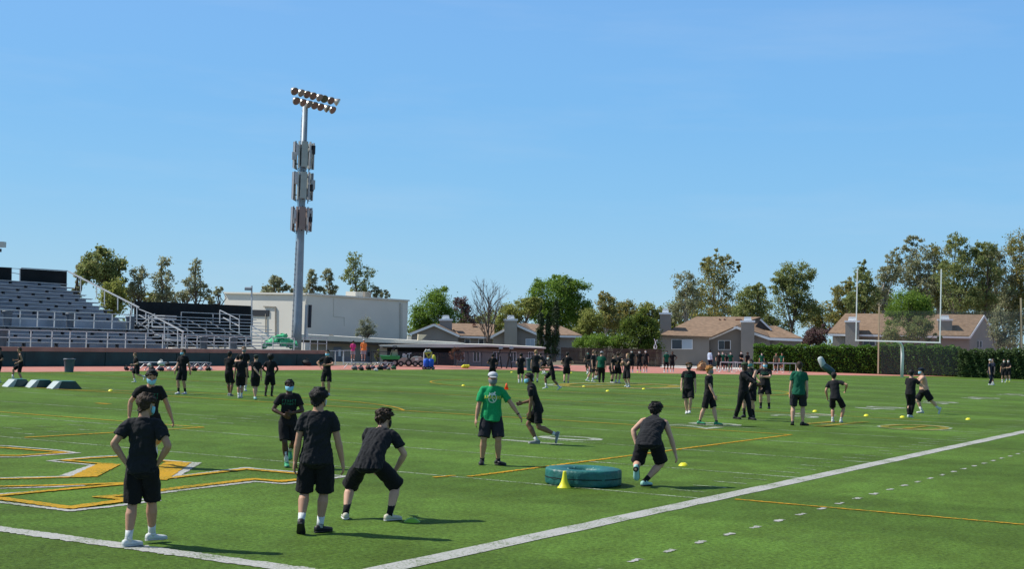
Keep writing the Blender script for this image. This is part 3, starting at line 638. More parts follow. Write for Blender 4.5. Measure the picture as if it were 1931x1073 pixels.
hd = thing('house', 'beige house with a long brown roof behind the goal post and hedge', 'house', HD.g(1720))
ppx(HD, [(1570, 715), (1828, 715), (1828, 636), (1570, 632)], 0, 10).build('wall', taupe2, hd)
MB().add([HD.p(1828, 715, 0), HD.p(1828, 636, 0), HD.p(1855, 597, 4.5), HD.p(1879, 639, 10), HD.p(1879, 715, 10)], [(0, 1, 2, 3, 4)]).build('gable_wall', taupe2, hd)
roofslab(HD, [(1561, 630.5, -.6), (1829, 636, -.6), (1855, 596, 4.5), (1594, 593.5, 4.5)], 'roof', hd); roofslab(HD, [(1594, 593.7, 4.6), (1855, 596.3, 4.6), (1881, 639, 10.2), (1620, 630, 10.2)], 'roof', hd)
q = MB().beam(HD.p(1829, 637, -.6), HD.p(1855.5, 596.5, 4.5), .12, .26).beam(HD.p(1855.5, 596.5, 4.5), HD.p(1881, 639.5, 10.2), .12, .26).beam(HD.p(1561, 631.5, -.65), HD.p(1829, 637, -.65), .1, .2); q.build('verge_board', trim, hd)
chimney(HD, 1594, 1620, 602, 700, -1.15, hd, taupe2); chimney(HD, 1769, 1795.5, 599, 634, .5, hd, taupe2)
win(HD, 1842, 1846, 643, 656, 3, hd, [glass]); win(HD, 1848, 1851.5, 644, 655, 4, hd, [glass]); win(HD, 1628, 1650, 642, 652, 0, hd, [glass, glass], 2)
struct('pavement', MB().poly([tuple(G(1245, 693)+[0, 0, -.01]), tuple(G(1520, 700.5)+[0, 0, -.01]), tuple(G(1530, 697.5)+[0, 0, -.01]), tuple(G(1245, 688)+[0, 0, -.01])]), mat('pale_concrete', (.50, .46, .42), .9, noise=(.8, .1)))

# fences, net, goal
woodf = mat('fence_wood', (.085, .055, .042), .9, noise=(1.5, .3), bump=(10, .5))
WF = Plane(1150, 140)
wf = thing('wooden_fence', 'tall dark brown board fence between the grey block and the taupe house', 'fence', WF.g(1150))
q = MB(); n_ = 78
for i in range(n_):
    x0 = 1058+i*(190/n_); x1 = x0+190/n_-.25; t0 = 655.5+(x0-1060)*.02
    ppx(WF, [(x0, 697), (x1, 697), (x1, t0+RNG.uniform(-.4, .4)), (x0, t0+RNG.uniform(-.4, .4))], 0, .05, q)
q.build('boards', woodf, wf); MB().beam(WF.p(1058, 662, .1), WF.p(1248, 666, .1), .08).beam(WF.p(1058, 685, .1), WF.p(1248, 688, .1), .08).build('rail', woodf, wf)
chain = net_mat('chain_link', (.20, .22, .22), .16)
def netfence(Pl, x0, x1, yt0, yt1, yb0, yb1, n_, label, pm, name='chain_link_fence', cm=None, w=.06):
    t = thing(name, label, 'fence', Pl.g((x0+x1)/2))
    q = MB()
    for i in range(n_+1):
        f = i/n_; q.beam(Pl.p(x0+(x1-x0)*f, yb0+(yb1-yb0)*f), Pl.p(x0+(x1-x0)*f, yt0+(yt1-yt0)*f), w)
    q.beam(Pl.p(x0, yt0), Pl.p(x1, yt1), w*.8); q.build('posts', pm, t)
    MB().poly([Pl.p(x0, yb0, .02), Pl.p(x1, yb1, .02), Pl.p(x1, yt1, .02), Pl.p(x0, yt0, .02)]).build('mesh', cm or chain, t); return t
netfence(Plane(760, 113), 700, 857, 663, 667, 688, 690, 5, 'black chain link fence behind the green cart and the golf cart', bracket)
netfence(Plane(950, 112), 857, 1062, 663, 669, 690, 692, 8, 'chain link fence along the track below the grey block', bracket)
netfence(Plane(640, 108), 617, 663, 662, 661, 688, 689, 3, 'short light rail fence beside the end of the green wall', railw)
NP = Plane(1790, 138)
tn = thing('tall_net', 'tall see-through ball net hung behind the goal post in front of the hedge', 'net', NP.g(1790))
MB().poly([NP.p(1660, 705), NP.p(1960, 711), NP.p(1960, 588), NP.p(1660, 586)]).build('netting', net_mat('netting', (.16, .17, .17), .20), tn)
tanp = mat('tan_pole', (.42, .34, .22), .7)
MB().beam(NP.p(1656, 705, .1), NP.p(1658, 578, .1), .13).build('pole', tanp, tn); MB().beam(NP.p(1928, 709, .1), NP.p(1925, 562, .1), .15).build('pole', tanp, tn)
gp = thing('goal_post', 'white football goal post with two tall uprights at the far end', 'goal post', (-24.4, 111.2, 0))
gw = mat('goal_white', (.80, .81, .80), .4)
zc = 3.05; gx_ = -24.39; gyy = 109.73
MB().tube([(gx_, gyy+1.7, 0), (gx_, gyy+1.7, 2.0), (gx_, gyy+1.55, 2.55), (gx_, gyy+1.0, 2.9), (gx_, gyy, 3.02)], [.14, .14, .13, .11, .09], 12).build('gooseneck', gw, gp, True)
MB().beam((gx_-3.62, gyy, zc), (gx_+3.62, gyy, zc), .11).build('crossbar', gw, gp)
for e in (-1, 1): MB().beam((gx_+e*3.556, gyy, zc), (gx_+e*3.556, gyy, zc+6.15), .085).build('upright', gw, gp)

# ------------------------------------------------------------------ vegetation
bark = mat('bark', (.11, .085, .065), .9, noise=(4, .3)); bark_pale = mat('pale_bark', (.34, .30, .25), .85, noise=(4, .3)); bark_bare = mat('bare_twigs', (.12, .095, .08), .9)
def leafm(name, cols, tr=.55): return mat(name, cols[0], .6, spec=.25, island=cols, transl=tr)
LF = {'green': leafm('leaf_green', [(0.112, 0.195, 0.029), (0.165, 0.271, 0.040), (0.236, 0.354, 0.059), (0.118, 0.201, 0.029)]),
      'olive': leafm('leaf_olive', [(0.201, 0.236, 0.059), (0.283, 0.319, 0.083), (0.366, 0.378, 0.106), (0.224, 0.248, 0.071)]),
      'euc': leafm('leaf_grey_green', [(0.212, 0.236, 0.130), (0.295, 0.319, 0.177), (0.366, 0.378, 0.224), (0.283, 0.248, 0.142)]),
      'eucg': leafm('leaf_dull_green', [(0.153, 0.201, 0.071), (0.224, 0.277, 0.094), (0.295, 0.342, 0.130), (0.307, 0.283, 0.106)]),
      'autumn': leafm('leaf_yellow_green', [(0.201, 0.236, 0.083), (0.283, 0.307, 0.106), (0.472, 0.354, 0.094), (0.189, 0.212, 0.083), (0.260, 0.283, 0.118)]),
      'dark': leafm('leaf_dark', [(0.065, 0.112, 0.021), (0.106, 0.171, 0.031), (0.201, 0.248, 0.041), (0.071, 0.118, 0.024)]),
      'purple': leafm('leaf_purple', [(0.130, 0.083, 0.088), (0.201, 0.118, 0.124), (0.153, 0.130, 0.083)]),
      'cypress': leafm('leaf_cypress', [(.03, .05, .02), (.045, .07, .025), (.06, .09, .03)], .1),
      'hedge': leafm('leaf_hedge', [(.045, .10, .012), (.085, .19, .02), (.13, .26, .028), (.055, .12, .015)], .3),
      'hedge2': leafm('leaf_hedge_dull', [(.05, .085, .03), (.08, .13, .04), (.11, .16, .05)], .3),
      'grey': leafm('leaf_grey', [(.20, .22, .16), (.28, .30, .22), (.17, .20, .11)])}
def leaves(mb, C, rad, n_, size, flat=.8):
    """n_ leaf sprays scattered through blobs at C with radii rad"""
    C = np.asarray(C); k = len(C); idx = RNG.integers(0, k, n_); rad = np.asarray(rad)
    d = RNG.normal(size=(n_, 3)); d /= np.linalg.norm(d, axis=1)[:, None]; r = np.where(RNG.random(n_) < .7, RNG.random(n_)**.6, np.abs(RNG.normal(0, .62, n_)))
    P = C[idx]+d*(r*rad[idx])[:, None]*np.array([1, 1, flat])
    a = RNG.normal(size=(n_, 3)); a /= np.linalg.norm(a, axis=1)[:, None]; b_ = np.cross(a, RNG.normal(size=(n_, 3))); b_ /= np.linalg.norm(b_, axis=1)[:, None]
    s_ = size*RNG.uniform(.55, 1.3, n_)[:, None]; a = a*s_*.5; b_ = b_*s_*.34
    V = np.stack([P-a, P-b_*.9, P+a, P+b_], 1).reshape(-1, 3)
    mb.add(V, [(4*i, 4*i+1, 4*i+2, 4*i+3) for i in range(n_)])
def tree(Pl, ells, kind, label,  base_px=None, base_dep=0, nclump=26, crad=.17, nleaf=2600, size=.34, trunk=.16, tm=None, fill=1.0, cat='tree', name='tree', limbs=True, zb=0.0, group=None):
    """ells: list of (px, py, rx, ry) silhouettes; each fills a rounded volume"""
    if kind in ('euc', 'autumn', 'eucg', 'olive'): nclump = int(nclump*1.9); crad *= .75
    elif kind == 'green': crad *= 1.15; nclump = int(nclump*1.2)
    mp = Pl.D/FPX; area = [e[2]*e[3] for e in ells]; A_ = sum(area); C = []; rad = []
    for e, a_ in zip(ells, area):
        k = max(4, int(round(1.5*nclump*a_/A_))); c0 = Pl.p(e[0], e[1], base_dep); rx, ry = e[2]*mp, e[3]*mp; rd = rx*.9
        for i in range(k):
            d = RNG.normal(size=3); d /= np.linalg.norm(d); r = RNG.uniform(.25, 1)**.5*.86
            q = c0+np.append(_dir2(Pl.u)*d[0]*rx*r, 0)+np.append(_dir2(Pl.v)*d[1]*rd*r, 0)+np.array([0, 0, d[2]*ry*r])
            C.append(q); rad.append(crad*1.4*math.sqrt(rx*ry)*2*RNG.uniform(.6, 1.3))
    bx = base_px if base_px is not None else ells[0][0]
    B = Pl.g(bx, base_dep, zb); t = thing(name, label, cat, B, group)
    mb = MB(); leaves(mb, C, rad, int(nleaf*fill*(2.8 if kind in ('green', 'dark', 'purple') else 2.15)), size*.62); mb.build('crown', LF[kind], t)
    if limbs:
        zs = min(c_[2] for c_ in C); tb = MB(); fork = np.array([B[0], B[1], max(zs*.75, .8)]); C = np.array(C)
        top_ = C[np.argmax(C[:, 2])]; mid_ = fork*.5+top_*.5+np.append(RNG.normal(0, .3, 2), 0)
        tb.tube([B-[0, 0, .2], (B+fork)/2+np.append(RNG.normal(0, .12, 2), 0), fork, mid_, top_], [trunk*1.3, trunk, trunk*.85, trunk*.5, .02], 8)
        for c_ in C[RNG.permutation(len(C))[:18]]:
            s0 = fork+(mid_-fork)*RNG.uniform(0, .9); m1 = (s0+c_)/2+RNG.normal(0, .25, 3)-[0, 0, .15]
            tb.tube([s0, m1, c_], [trunk*.45, trunk*.28, .02], 5)
        tb.build('trunk', tm or bark, t)
    return t
def _dir2(v): return np.asarray(v)[:2]
GL = 'trees beyond the stands'
P = Plane(195, 150)
tree(P, [(193, 500, 42, 36), (188, 472, 18, 16), (165, 515, 22, 22), (215, 530, 25, 28), (232, 498, 14, 14)], 'eucg', 'full green tree rising highest behind the end of the large grandstand', 200, nclump=46, nleaf=5200, size=.42)
tree(Plane(215, 146), [(213, 560, 26, 36)], 'olive', 'brownish bushy tree behind the sloping grandstand rail', 213, nclump=22, nleaf=2000, size=.4)
tree(Plane(150, 152), [(150, 520, 10, 26), (146, 555, 12, 18)], 'euc', 'thin wispy tree just right of the top windscreen panel', 150, nclump=14, nleaf=700, size=.34)
tree(Plane(258, 150), [(262, 520, 18, 22), (255, 550, 22, 20)], 'euc', 'small loose tree between the full green tree and the slim ones', 260, nclump=26, nleaf=900, size=.36)
tree(Plane(310, 150), [(310, 500, 14, 19), (308, 530, 24, 24), (305, 560, 28, 14)], 'euc', 'slim upright tree behind the black windscreen, left one of the slim pair', 312, nclump=40, nleaf=1100, size=.36, tm=bark)
tree(Plane(368, 150), [(370, 505, 13, 20), (364, 535, 22, 24), (385, 550, 14, 18)], 'euc', 'slim upright tree behind the black windscreen, right one of the slim pair', 367, nclump=40, nleaf=1000, size=.34)
tree(Plane(240, 158), [(240, 556, 22, 18), (280, 560, 20, 14)], 'olive', 'low olive tree filling the gap behind the sloping rail', 245, nclump=22, nleaf=1200, size=.36)
tree(Plane(340, 158), [(330, 560, 26, 12), (355, 556, 20, 14), (300, 562, 16, 10)], 'euc', 'low bushy tree between the slim pair behind the black windscreen', 335, nclump=26, nleaf=1000, size=.36)
tree(Plane(412, 160), [(412, 552, 10, 13), (395, 565, 12, 10)], 'euc', 'small sparse tree at the left corner of the cream building', 410, nclump=12, nleaf=500, size=.34)
tree(Plane(525, 240), [(522, 530, 16, 14), (515, 548, 28, 10), (545, 545, 12, 9)], 'euc', 'grey green treetop over the cream building left of the light tower', 520, nclump=24, nleaf=1500, size=.55)
tree(Plane(590, 240), [(587, 525, 13, 18), (586, 548, 18, 14), (606, 550, 12, 12)], 'euc', 'treetop just right of the light tower over the cream building', 588, nclump=22, nleaf=1300, size=.5)
tree(Plane(618, 245), [(618, 520, 14, 14), (622, 545, 16, 12)], 'euc', 'sparse treetop between the light tower and the tallest gum tree', 620, nclump=20, nleaf=800, size=.5)
tree(Plane(672, 240), [(668, 492, 18, 20), (660, 520, 22, 18), (690, 515, 20, 14), (678, 540, 28, 16)], 'eucg', 'tall open gum tree rising behind the cream building roof', 672, nclump=50, nleaf=1600, size=.48)
tree(Plane(722, 240), [(722, 555, 18, 8), (705, 550, 14, 10)], 'euc', 'low treetop at the right end of the cream building roof', 720, nclump=14, nleaf=600, size=.5)
tree(Plane(690, 122), [(692, 614, 15, 14), (700, 622, 16, 12), (683, 628, 14, 12)], 'grey', 'small grey green tree in front of the cream building', 688, -2, nclump=24, nleaf=1900, size=.16, trunk=.07)
tree(Plane(822, 195), [(820, 578, 38, 32), (826, 556, 24, 16), (795, 600, 24, 28), (850, 600, 22, 28), (815, 620, 44, 22)], 'green', 'round bright green tree behind the leftmost house', 820, nclump=60, nleaf=7000, size=.36)
tree(Plane(872, 200), [(868, 575, 18, 20), (880, 600, 20, 20)], 'purple', 'dark purplish tree beside the round bright green tree', 870, nclump=24, nleaf=1500, size=.36)
tree(Plane(895, 205), [(888, 608, 24, 16), (905, 606, 16, 14)], 'olive', 'low olive shrub row behind the leftmost house roof', 890, nclump=20, nleaf=1500, size=.4, cat='tree')
# bare tree
P = Plane(921, 158); B = P.g(919); bt = thing('bare_tree', 'leafless tree with fine upswept branches between two houses', 'tree', B)
tb = MB()
def branch(p, d, L, r, lvl):
    q = p+d*L*.5+RNG.normal(0, .03*L, 3); e = p+d*L+RNG.normal(0, .04*L, 3); tb.tube([p, q, e], [r, r*.8, r*.6], 5 if lvl > 1 else 7)
    if lvl >= 5: return
    for k in range(3 if lvl < 4 else 2):
        a = RNG.normal(0, 1, 3); a -= (a@d)*d; a /= np.linalg.norm(a); sp = RNG.uniform(.25, .6); nd = d+a*sp+[0, 0, .18]; nd /= np.linalg.norm(nd)
        branch(p+(e-p)*RNG.uniform(.55, 1), nd, L*RNG.uniform(.62, .82), r*.58, lvl+1)
zt = P.p(921, 532)[2]
branch(B, np.array([0, 0, 1.]), 2.6, .11, 0)
tz = P.p(921, 585)[2]
tb.tube([B, B+[.1, 0, 4], [B[0], B[1], tz+1]], [.12, .09, .06], 7)
for k in range(13):
    a = k*2.4; s0 = np.array([B[0], B[1], 2.2+k*.33]); nd = np.array([math.cos(a)*.55, math.sin(a)*.55, 1.0]); nd /= np.linalg.norm(nd); branch(s0, nd, 2.0-.05*k, .055, 2)
tb.build('branches', bark_bare, bt)
tree(Plane(985, 195), [(985, 582, 38, 20), (960, 600, 30, 20), (1005, 575, 22, 18)], 'olive', 'olive toned tree behind the second house, left of the big green tree', 985, nclump=40, nleaf=4200, size=.4)
tree(Plane(1050, 200), [(1050, 560, 56, 36), (1020, 545, 28, 20), (1060, 530, 20, 16), (1085, 545, 26, 24), (1090, 580, 26, 28), (1040, 590, 52, 28), (1010, 585, 26, 26), (1070, 610, 44, 22)], 'green', 'biggest bright green tree behind the three cypresses', 1050, nclump=96, nleaf=12500, size=.38, crad=.14)
for px_, yt, w_, lab in ((1018, 577, 11, 'left one of the three narrow dark cypresses, pointed and tall'), (1032.5, 590, 8.5, 'shortest of the three narrow dark cypresses, in the middle'), (1046.5, 566, 13, 'right one of the three narrow dark cypresses, the tallest and thickest')):
    P = Plane(px_, 150); B = P.g(px_); t = thing('cypress', lab, 'tree', B); zt = P.p(px_, yt)[2]; mp = P.m; mb = MB()
    C = []; rr = []
    for i in range(60):
        f = RNG.random(); a = RNG.uniform(0, 6.28); w0 = w_*mp*.62*min(1, (1-f)*3.2)**.6; C.append([B[0]+math.cos(a)*w0*.6, B[1]+math.sin(a)*w0*.6, .3+(zt-.4)*f]); rr.append(w0*.55+.06)
    leaves(mb, C, rr, 5200, .17, 1.8); mb.build('crown', LF['cypress'], t)
    MB().tube([B, [B[0], B[1], zt*.9]], [w_*mp*.3, .03], 8).build('trunk', bark, t)
for i, (px_, ex, kd, lab, nl) in enumerate((
    (1115, [(1115, 605, 28, 26), (1100, 625, 24, 16)], 'olive', 'yellowish olive tree right of the cypresses above the fence', 3000),
    (1142, [(1145, 575, 22, 26), (1150, 600, 28, 22), (1135, 560, 8, 14)], 'autumn', 'open pale gum tree with yellowing leaves above the board fence', 2700),
    (1178, [(1180, 590, 26, 26), (1172, 615, 26, 16)], 'autumn', 'yellow brown tree next to the dark bushy tree by the fence', 2900),
    (1232, [(1222, 588, 20, 22), (1245, 600, 20, 24), (1205, 600, 18, 16)], 'olive', 'olive tree behind the left chimney of the taupe house', 2800),
    (1295, [(1290, 535, 24, 26), (1298, 565, 30, 28), (1275, 590, 22, 22)], 'euc', 'thin grey green gum tree left of the tallest autumn tree', 2300),
    (1352, [(1352, 510, 34, 36), (1350, 550, 50, 36), (1340, 585, 60, 26), (1300, 560, 22, 30), (1370, 490, 14, 16), (1330, 500, 14, 20), (1358, 480, 12, 14), (1388, 500, 14, 16)], 'autumn', 'tall gum tree with rusty patches above the taupe house roof', 6200),
    (1425, [(1420, 565, 34, 26), (1412, 590, 34, 22), (1432, 545, 18, 14)], 'eucg', 'olive green tree just right of the middle chimney', 3800),
    (1492, [(1490, 520, 34, 28), (1515, 515, 26, 24), (1465, 535, 22, 22), (1498, 555, 40, 30), (1520, 585, 34, 26)], 'eucg', 'broad leafy tree between the taupe house and the beige house', 6800),
    (1590, [(1590, 560, 26, 28), (1575, 590, 26, 26), (1600, 535, 14, 16)], 'autumn', 'yellow green tree left of the goal post', 3200),
    (1630, [(1628, 530, 22, 34), (1628, 500, 9, 14), (1640, 560, 26, 26), (1612, 570, 22, 26)], 'eucg', 'upright tree directly behind the left upright of the goal post', 3600),
    (1668, [(1675, 520, 26, 26), (1685, 490, 20, 16), (1660, 560, 26, 30)], 'euc', 'grey green tree right of the left goal upright', 2900),
    (1740, [(1725, 455, 20, 14), (1740, 490, 36, 28), (1710, 520, 30, 28), (1745, 540, 40, 34), (1700, 470, 16, 12)], 'euc', 'tall grey green gum tree between the goal uprights', 5200),
    (1800, [(1805, 465, 24, 26), (1825, 500, 34, 32), (1790, 520, 34, 34), (1815, 560, 44, 34), (1845, 475, 18, 18)], 'eucg', 'tall dense gum tree right of the goal uprights', 6000),
    (1880, [(1870, 490, 26, 30), (1885, 530, 34, 40), (1890, 580, 40, 36), (1850, 560, 22, 30)], 'euc', 'dull tree behind the beige house gable', 5200),
    (1770, [(1772, 480, 26, 26), (1765, 520, 30, 30), (1780, 560, 36, 30)], 'autumn', 'rusty green tree directly behind the right goal upright', 3200),
    (1856, [(1858, 475, 26, 26), (1862, 515, 30, 34), (1850, 560, 34, 30)], 'eucg', 'tall green tree behind the gable of the beige house', 3200),
    (1925, [(1925, 470, 32, 40), (1935, 520, 36, 46), (1930, 590, 36, 50)], 'autumn', 'tall rusty green tree cut by the right edge of the photo', 5600),
    (1965, [(1975, 500, 34, 60), (1970, 590, 36, 60)], 'eucg', 'green tree at the right edge of the photo behind its neighbour', 2600))):
    tree(Plane(px_, 185+(i*7) % 20), ex, kd, lab, px_, nclump=int(26+nl/120), nleaf=nl, size=.40, tm=bark_pale if kd in ('autumn', 'euc') else bark, crad=.15, trunk=.2)
for i, (px_, yt, kd, lab) in enumerate(((940, 600, 'olive', 'low olive tree behind the bare tree'), (1100, 595, 'autumn', 'background tree filling the gap right of the biggest green tree'), (1160, 600, 'eucg', 'background tree behind the open pale gum tree'), (1265, 590, 'olive', 'background tree just right of the left chimney of the taupe house'),
        (1320, 585, 'eucg', 'background tree under the tall rusty gum tree'), (1400, 590, 'autumn', 'background tree over the ridge of the taupe house'), (1455, 590, 'eucg', 'background tree left of the broad leafy tree'), (1545, 585, 'autumn', 'background tree above the purple shrub'), (1610, 580, 'eucg', 'background tree over the left end of the beige house roof'),
        (1665, 570, 'autumn', 'background tree behind the left goal upright'), (1735, 565, 'eucg', 'background tree behind the round topped green tree'), (1785, 560, 'euc', 'background tree behind the right goal upright'), (1845, 560, 'autumn', 'background tree above the gable of the beige house'), (1905, 560, 'eucg', 'background tree at the right behind the grey bushy tree'))):
    tree(Plane(px_, 214), [(px_, yt, 34, 24), (px_-14, yt+26, 30, 26), (px_+16, yt+30, 32, 26)], kd, lab, px_, nclump=34, nleaf=2300, size=.46, crad=.17)
tree(Plane(1207, 146), [(1207, 640, 36, 34), (1195, 615, 26, 22), (1225, 622, 24, 22), (1225, 655, 22, 22), (1175, 650, 18, 18), (1215, 598, 18, 14)], 'dark', 'dense dark bushy tree overhanging the board fence', 1210, nclump=60, nleaf=6500, size=.28, trunk=.2)
tree(Plane(1130, 146), [(1120, 645, 34, 14), (1150, 640, 24, 14), (1090, 648, 20, 10)], 'green', 'shaded green bush along the top of the board fence', 1120, nclump=30, nleaf=3400, size=.24, cat='bush', name='bush')
tree(Plane(1540, 158), [(1540, 635, 26, 18), (1555, 622, 14, 10), (1525, 640, 14, 14)], 'purple', 'dark purple leaved shrub between the two right houses', 1540, nclump=24, nleaf=2600, size=.28, cat='bush', name='bush')
tree(Plane(1715, 148), [(1712, 575, 42, 26), (1735, 590, 30, 22), (1685, 595, 22, 20)], 'green', 'round topped green tree in front of the beige house roof', 1712, nclump=46, nleaf=5200, size=.26, crad=.15)
tree(Plane(1705, 146), [(1705, 625, 44, 24), (1740, 615, 26, 20), (1680, 640, 26, 12), (1760, 640, 18, 12)], 'eucg', 'low dull green tree under the round topped one behind the net', 1708, nclump=40, nleaf=4200, size=.26)
tree(Plane(1885, 150), [(1885, 620, 20, 40), (1900, 640, 22, 26)], 'euc', 'grey bushy tree hiding the right side of the beige house', 1888, nclump=26, nleaf=2600, size=.3)
tree(Plane(860, 115.5), [(855, 667, 12, 10), (868, 672, 9, 10), (862, 660, 8, 6)], 'purple', 'reddish leaved oleander bush in front of the carport', 860, -1.2, nclump=20, nleaf=1500, size=.12, trunk=.03, cat='bush', name='bush')
for o in bpy.data.objects['bush.002'].children if 'bush.002' in bpy.data.objects else []:
    if o.name.startswith('crown'): o.data.materials[0] = leafm('leaf_red', [(.20, .06, .05), (.10, .09, .04), (.28, .10, .08), (.06, .07, .03)])
tree(Plane(711, 113.5), [(711, 672, 4.5, 9), (713, 664, 3, 5)], 'olive', 'dry climbing plant on the chain link fence left of the green cart', 711, -.4, nclump=10, nleaf=260, size=.12, trunk=.03, cat='plant', name='plant')
# hedges
def hedge(Pl, x0, x1, yt0, yt1, yb, dep, kind, label, nl, size=.17):
    t = thing('hedge', label, 'hedge', Pl.g((x0+x1)/2)); q = MB()
    a, b_ = Pl.g(x0), Pl.g(x1); h0, h1 = Pl.p(x0, yt0)[2], Pl.p(x1, yt1)[2]; v = np.append(Pl.v[:2], 0)
    n_ = nl; f = RNG.random(n_); face = RNG.random(n_)
    P_ = a+(b_-a)*f[:, None]; hh = h0+(h1-h0)*f+.10*np.sin(f*37)+.06*np.sin(f*91+1)
    z = np.where(face < .6, RNG.random(n_)*hh, hh+RNG.normal(0, .05, n_)); dd = np.where(face < .6, RNG.normal(0, .08, n_)+.10*np.sin(f*60+z*3), RNG.random(n_)*dep)
    P_ = P_+v*dd[:, None]; P_[:, 2] = z
    leaves(q, P_, np.full(n_, .10), n_, size); q.build('foliage', LF[kind], t)
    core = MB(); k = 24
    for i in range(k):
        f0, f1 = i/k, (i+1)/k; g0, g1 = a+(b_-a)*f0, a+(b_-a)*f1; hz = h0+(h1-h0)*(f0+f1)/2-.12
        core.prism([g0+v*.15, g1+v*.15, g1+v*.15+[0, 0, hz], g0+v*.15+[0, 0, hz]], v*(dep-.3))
    core.build('shade_core', mat('hedge_core', (.018, .028, .010), .95, noise=(3, .5)), t)  # solid dark filler for the shaded inside, no branches modelled
hedge(Plane(1540, 139), 1421, 1662, 652, 655, 705, 2.5, 'hedge', 'long clipped bright green hedge from the taupe house to the goal post', 12000)
hedge(Plane(1735, 140), 1655, 1812, 650, 656, 705, 2.5, 'hedge', 'taller looser hedge directly behind the goal post', 8000, .2)
hedge(Plane(1870, 137), 1808, 1960, 662, 660, 708, 2.5, 'hedge2', 'greyer clipped hedge at the right edge of the photo', 8000)
P = Plane(800, 420); q = MB(); C = [P.p(x_, 637+.03*(x_-958)-5, 0)+[0, 0, RNG.uniform(-1, 1.5)] for x_ in np.arange(-250, 2250, 14)]
leaves(q, C, np.full(len(C), 3.4), 8000, 1.3)
tag(q.build('distant_treeline', LF['eucg'], None, origin=(0, 0, 0)), 'low far line of treetops beyond the houses', 'treeline', None, 'stuff')
# ------------------------------------------------------------------ people
SKIN = {'light': mat('skin_light', (.53, .31, .215), .55, noise=(14, .06)), 'tan': mat('skin_tan', (.43, .235, .15), .55, noise=(14, .06)),
        'brown': mat('skin_brown', (.21, .11, .065), .5, noise=(14, .06)), 'dark': mat('skin_dark', (.065, .034, .022), .45, noise=(14, .06))}
_h = dict(noise=(60, .5))
HAIR = {'black': mat('hair_black', (.010, .009, .009), .6, bump=(70, 1.0), **_h), 'brown': mat('hair_brown', (.045, .026, .016), .6, bump=(70, 1.0), **_h),
        'lbrown': mat('hair_light_brown', (.15, .085, .045), .6, bump=(70, 1.0), **_h), 'ginger': mat('hair_ginger', (.42, .19, .05), .6, bump=(70, 1.0), **_h), 'blond': mat('hair_blond', (.35, .22, .10), .6, bump=(70, 1.0), **_h)}
def cloth(name, c): return mat(name, c, .9, spec=.15, noise=(30, .12), bump=(38, .35), sheen=.05)
CL = {'black': cloth('black_jersey', (.0125, .013, .0145)), 'grey': cloth('charcoal_jersey', (.017, .018, .021)), 'short': cloth('black_shorts', (.011, .011, .013)), 'green': cloth('kelly_green_cotton', (.012, .27, .095)),
      'dgreen': cloth('dark_green_cotton', (.010, .095, .055)), 'white': cloth('white_cotton', (.60, .61, .62)), 'pink': cloth('pink_cotton', (.55, .05, .20)), 'orange': cloth('orange_cotton', (.80, .23, .06)),
      'lblue': cloth('pale_blue_cotton', (.42, .52, .66)), 'greysh': cloth('grey_shorts', (.30, .31, .34)), 'navy': cloth('navy_cotton', (.012, .018, .035)), 'coach': cloth('dark_cargo_cotton', (.022, .022, .028)), 'olive': cloth('olive_cotton', (.10, .11, .07))}
SH = {'white': mat('shoe_white', (.55, .58, .57), .5, noise=(20, .12)), 'black': mat('shoe_black', (.014, .014, .016), .5), 'green': mat('shoe_green', (.05, .30, .14), .5), 'grey': mat('shoe_grey', (.16, .18, .19), .6), 'lime': mat('shoe_lime', (.55, .65, .05), .5), 'cream': mat('shoe_cream', (.50, .48, .38), .6), 'mint': mat('shoe_mint', (.30, .55, .50), .5)}
SOLE = mat('shoe_sole', (.50, .50, .48), .6); SOLEB = mat('dark_sole', (.03, .03, .03), .6)
MASK = {'blue': mat('mask_blue', (.24, .55, .72), .8), 'white': mat('mask_white', (.62, .64, .65), .8), 'black': mat('mask_black', (.015, .015, .017), .8), 'grey': mat('mask_grey', (.16, .18, .20), .8), 'teal': mat('mask_teal', (.10, .30, .30), .8)}
PRG = mat('print_green', (.02, .16, .09), .8); PRW = mat('print_white', (.55, .66, .60), .8); PRY = mat('print_yellow', (.45, .48, .06), .8)
EYE = mat('eye_dark', (.02, .015, .012), .3); STRAP = mat('watch_strap', (.01, .01, .012), .4)
TODO = []      # (temp object, name, material, parent, voxel, wrinkle)
def defer(mb, name, m_, root, vox, wr=0.0, sm=4, cb=None):
    V = np.vstack(mb.v); me = bpy.data.meshes.new('tmp'); me.from_pydata(V.tolist(), [], mb.f)
    o = bpy.data.objects.new('tmp', me); COL.objects.link(o)
    r_ = o.modifiers.new('r', 'REMESH'); r_.mode = 'VOXEL'; r_.voxel_size = vox
    s_ = o.modifiers.new('s', 'SMOOTH'); s_.factor = .5; s_.iterations = sm
    TODO.append((o, name, m_, root, wr, cb))
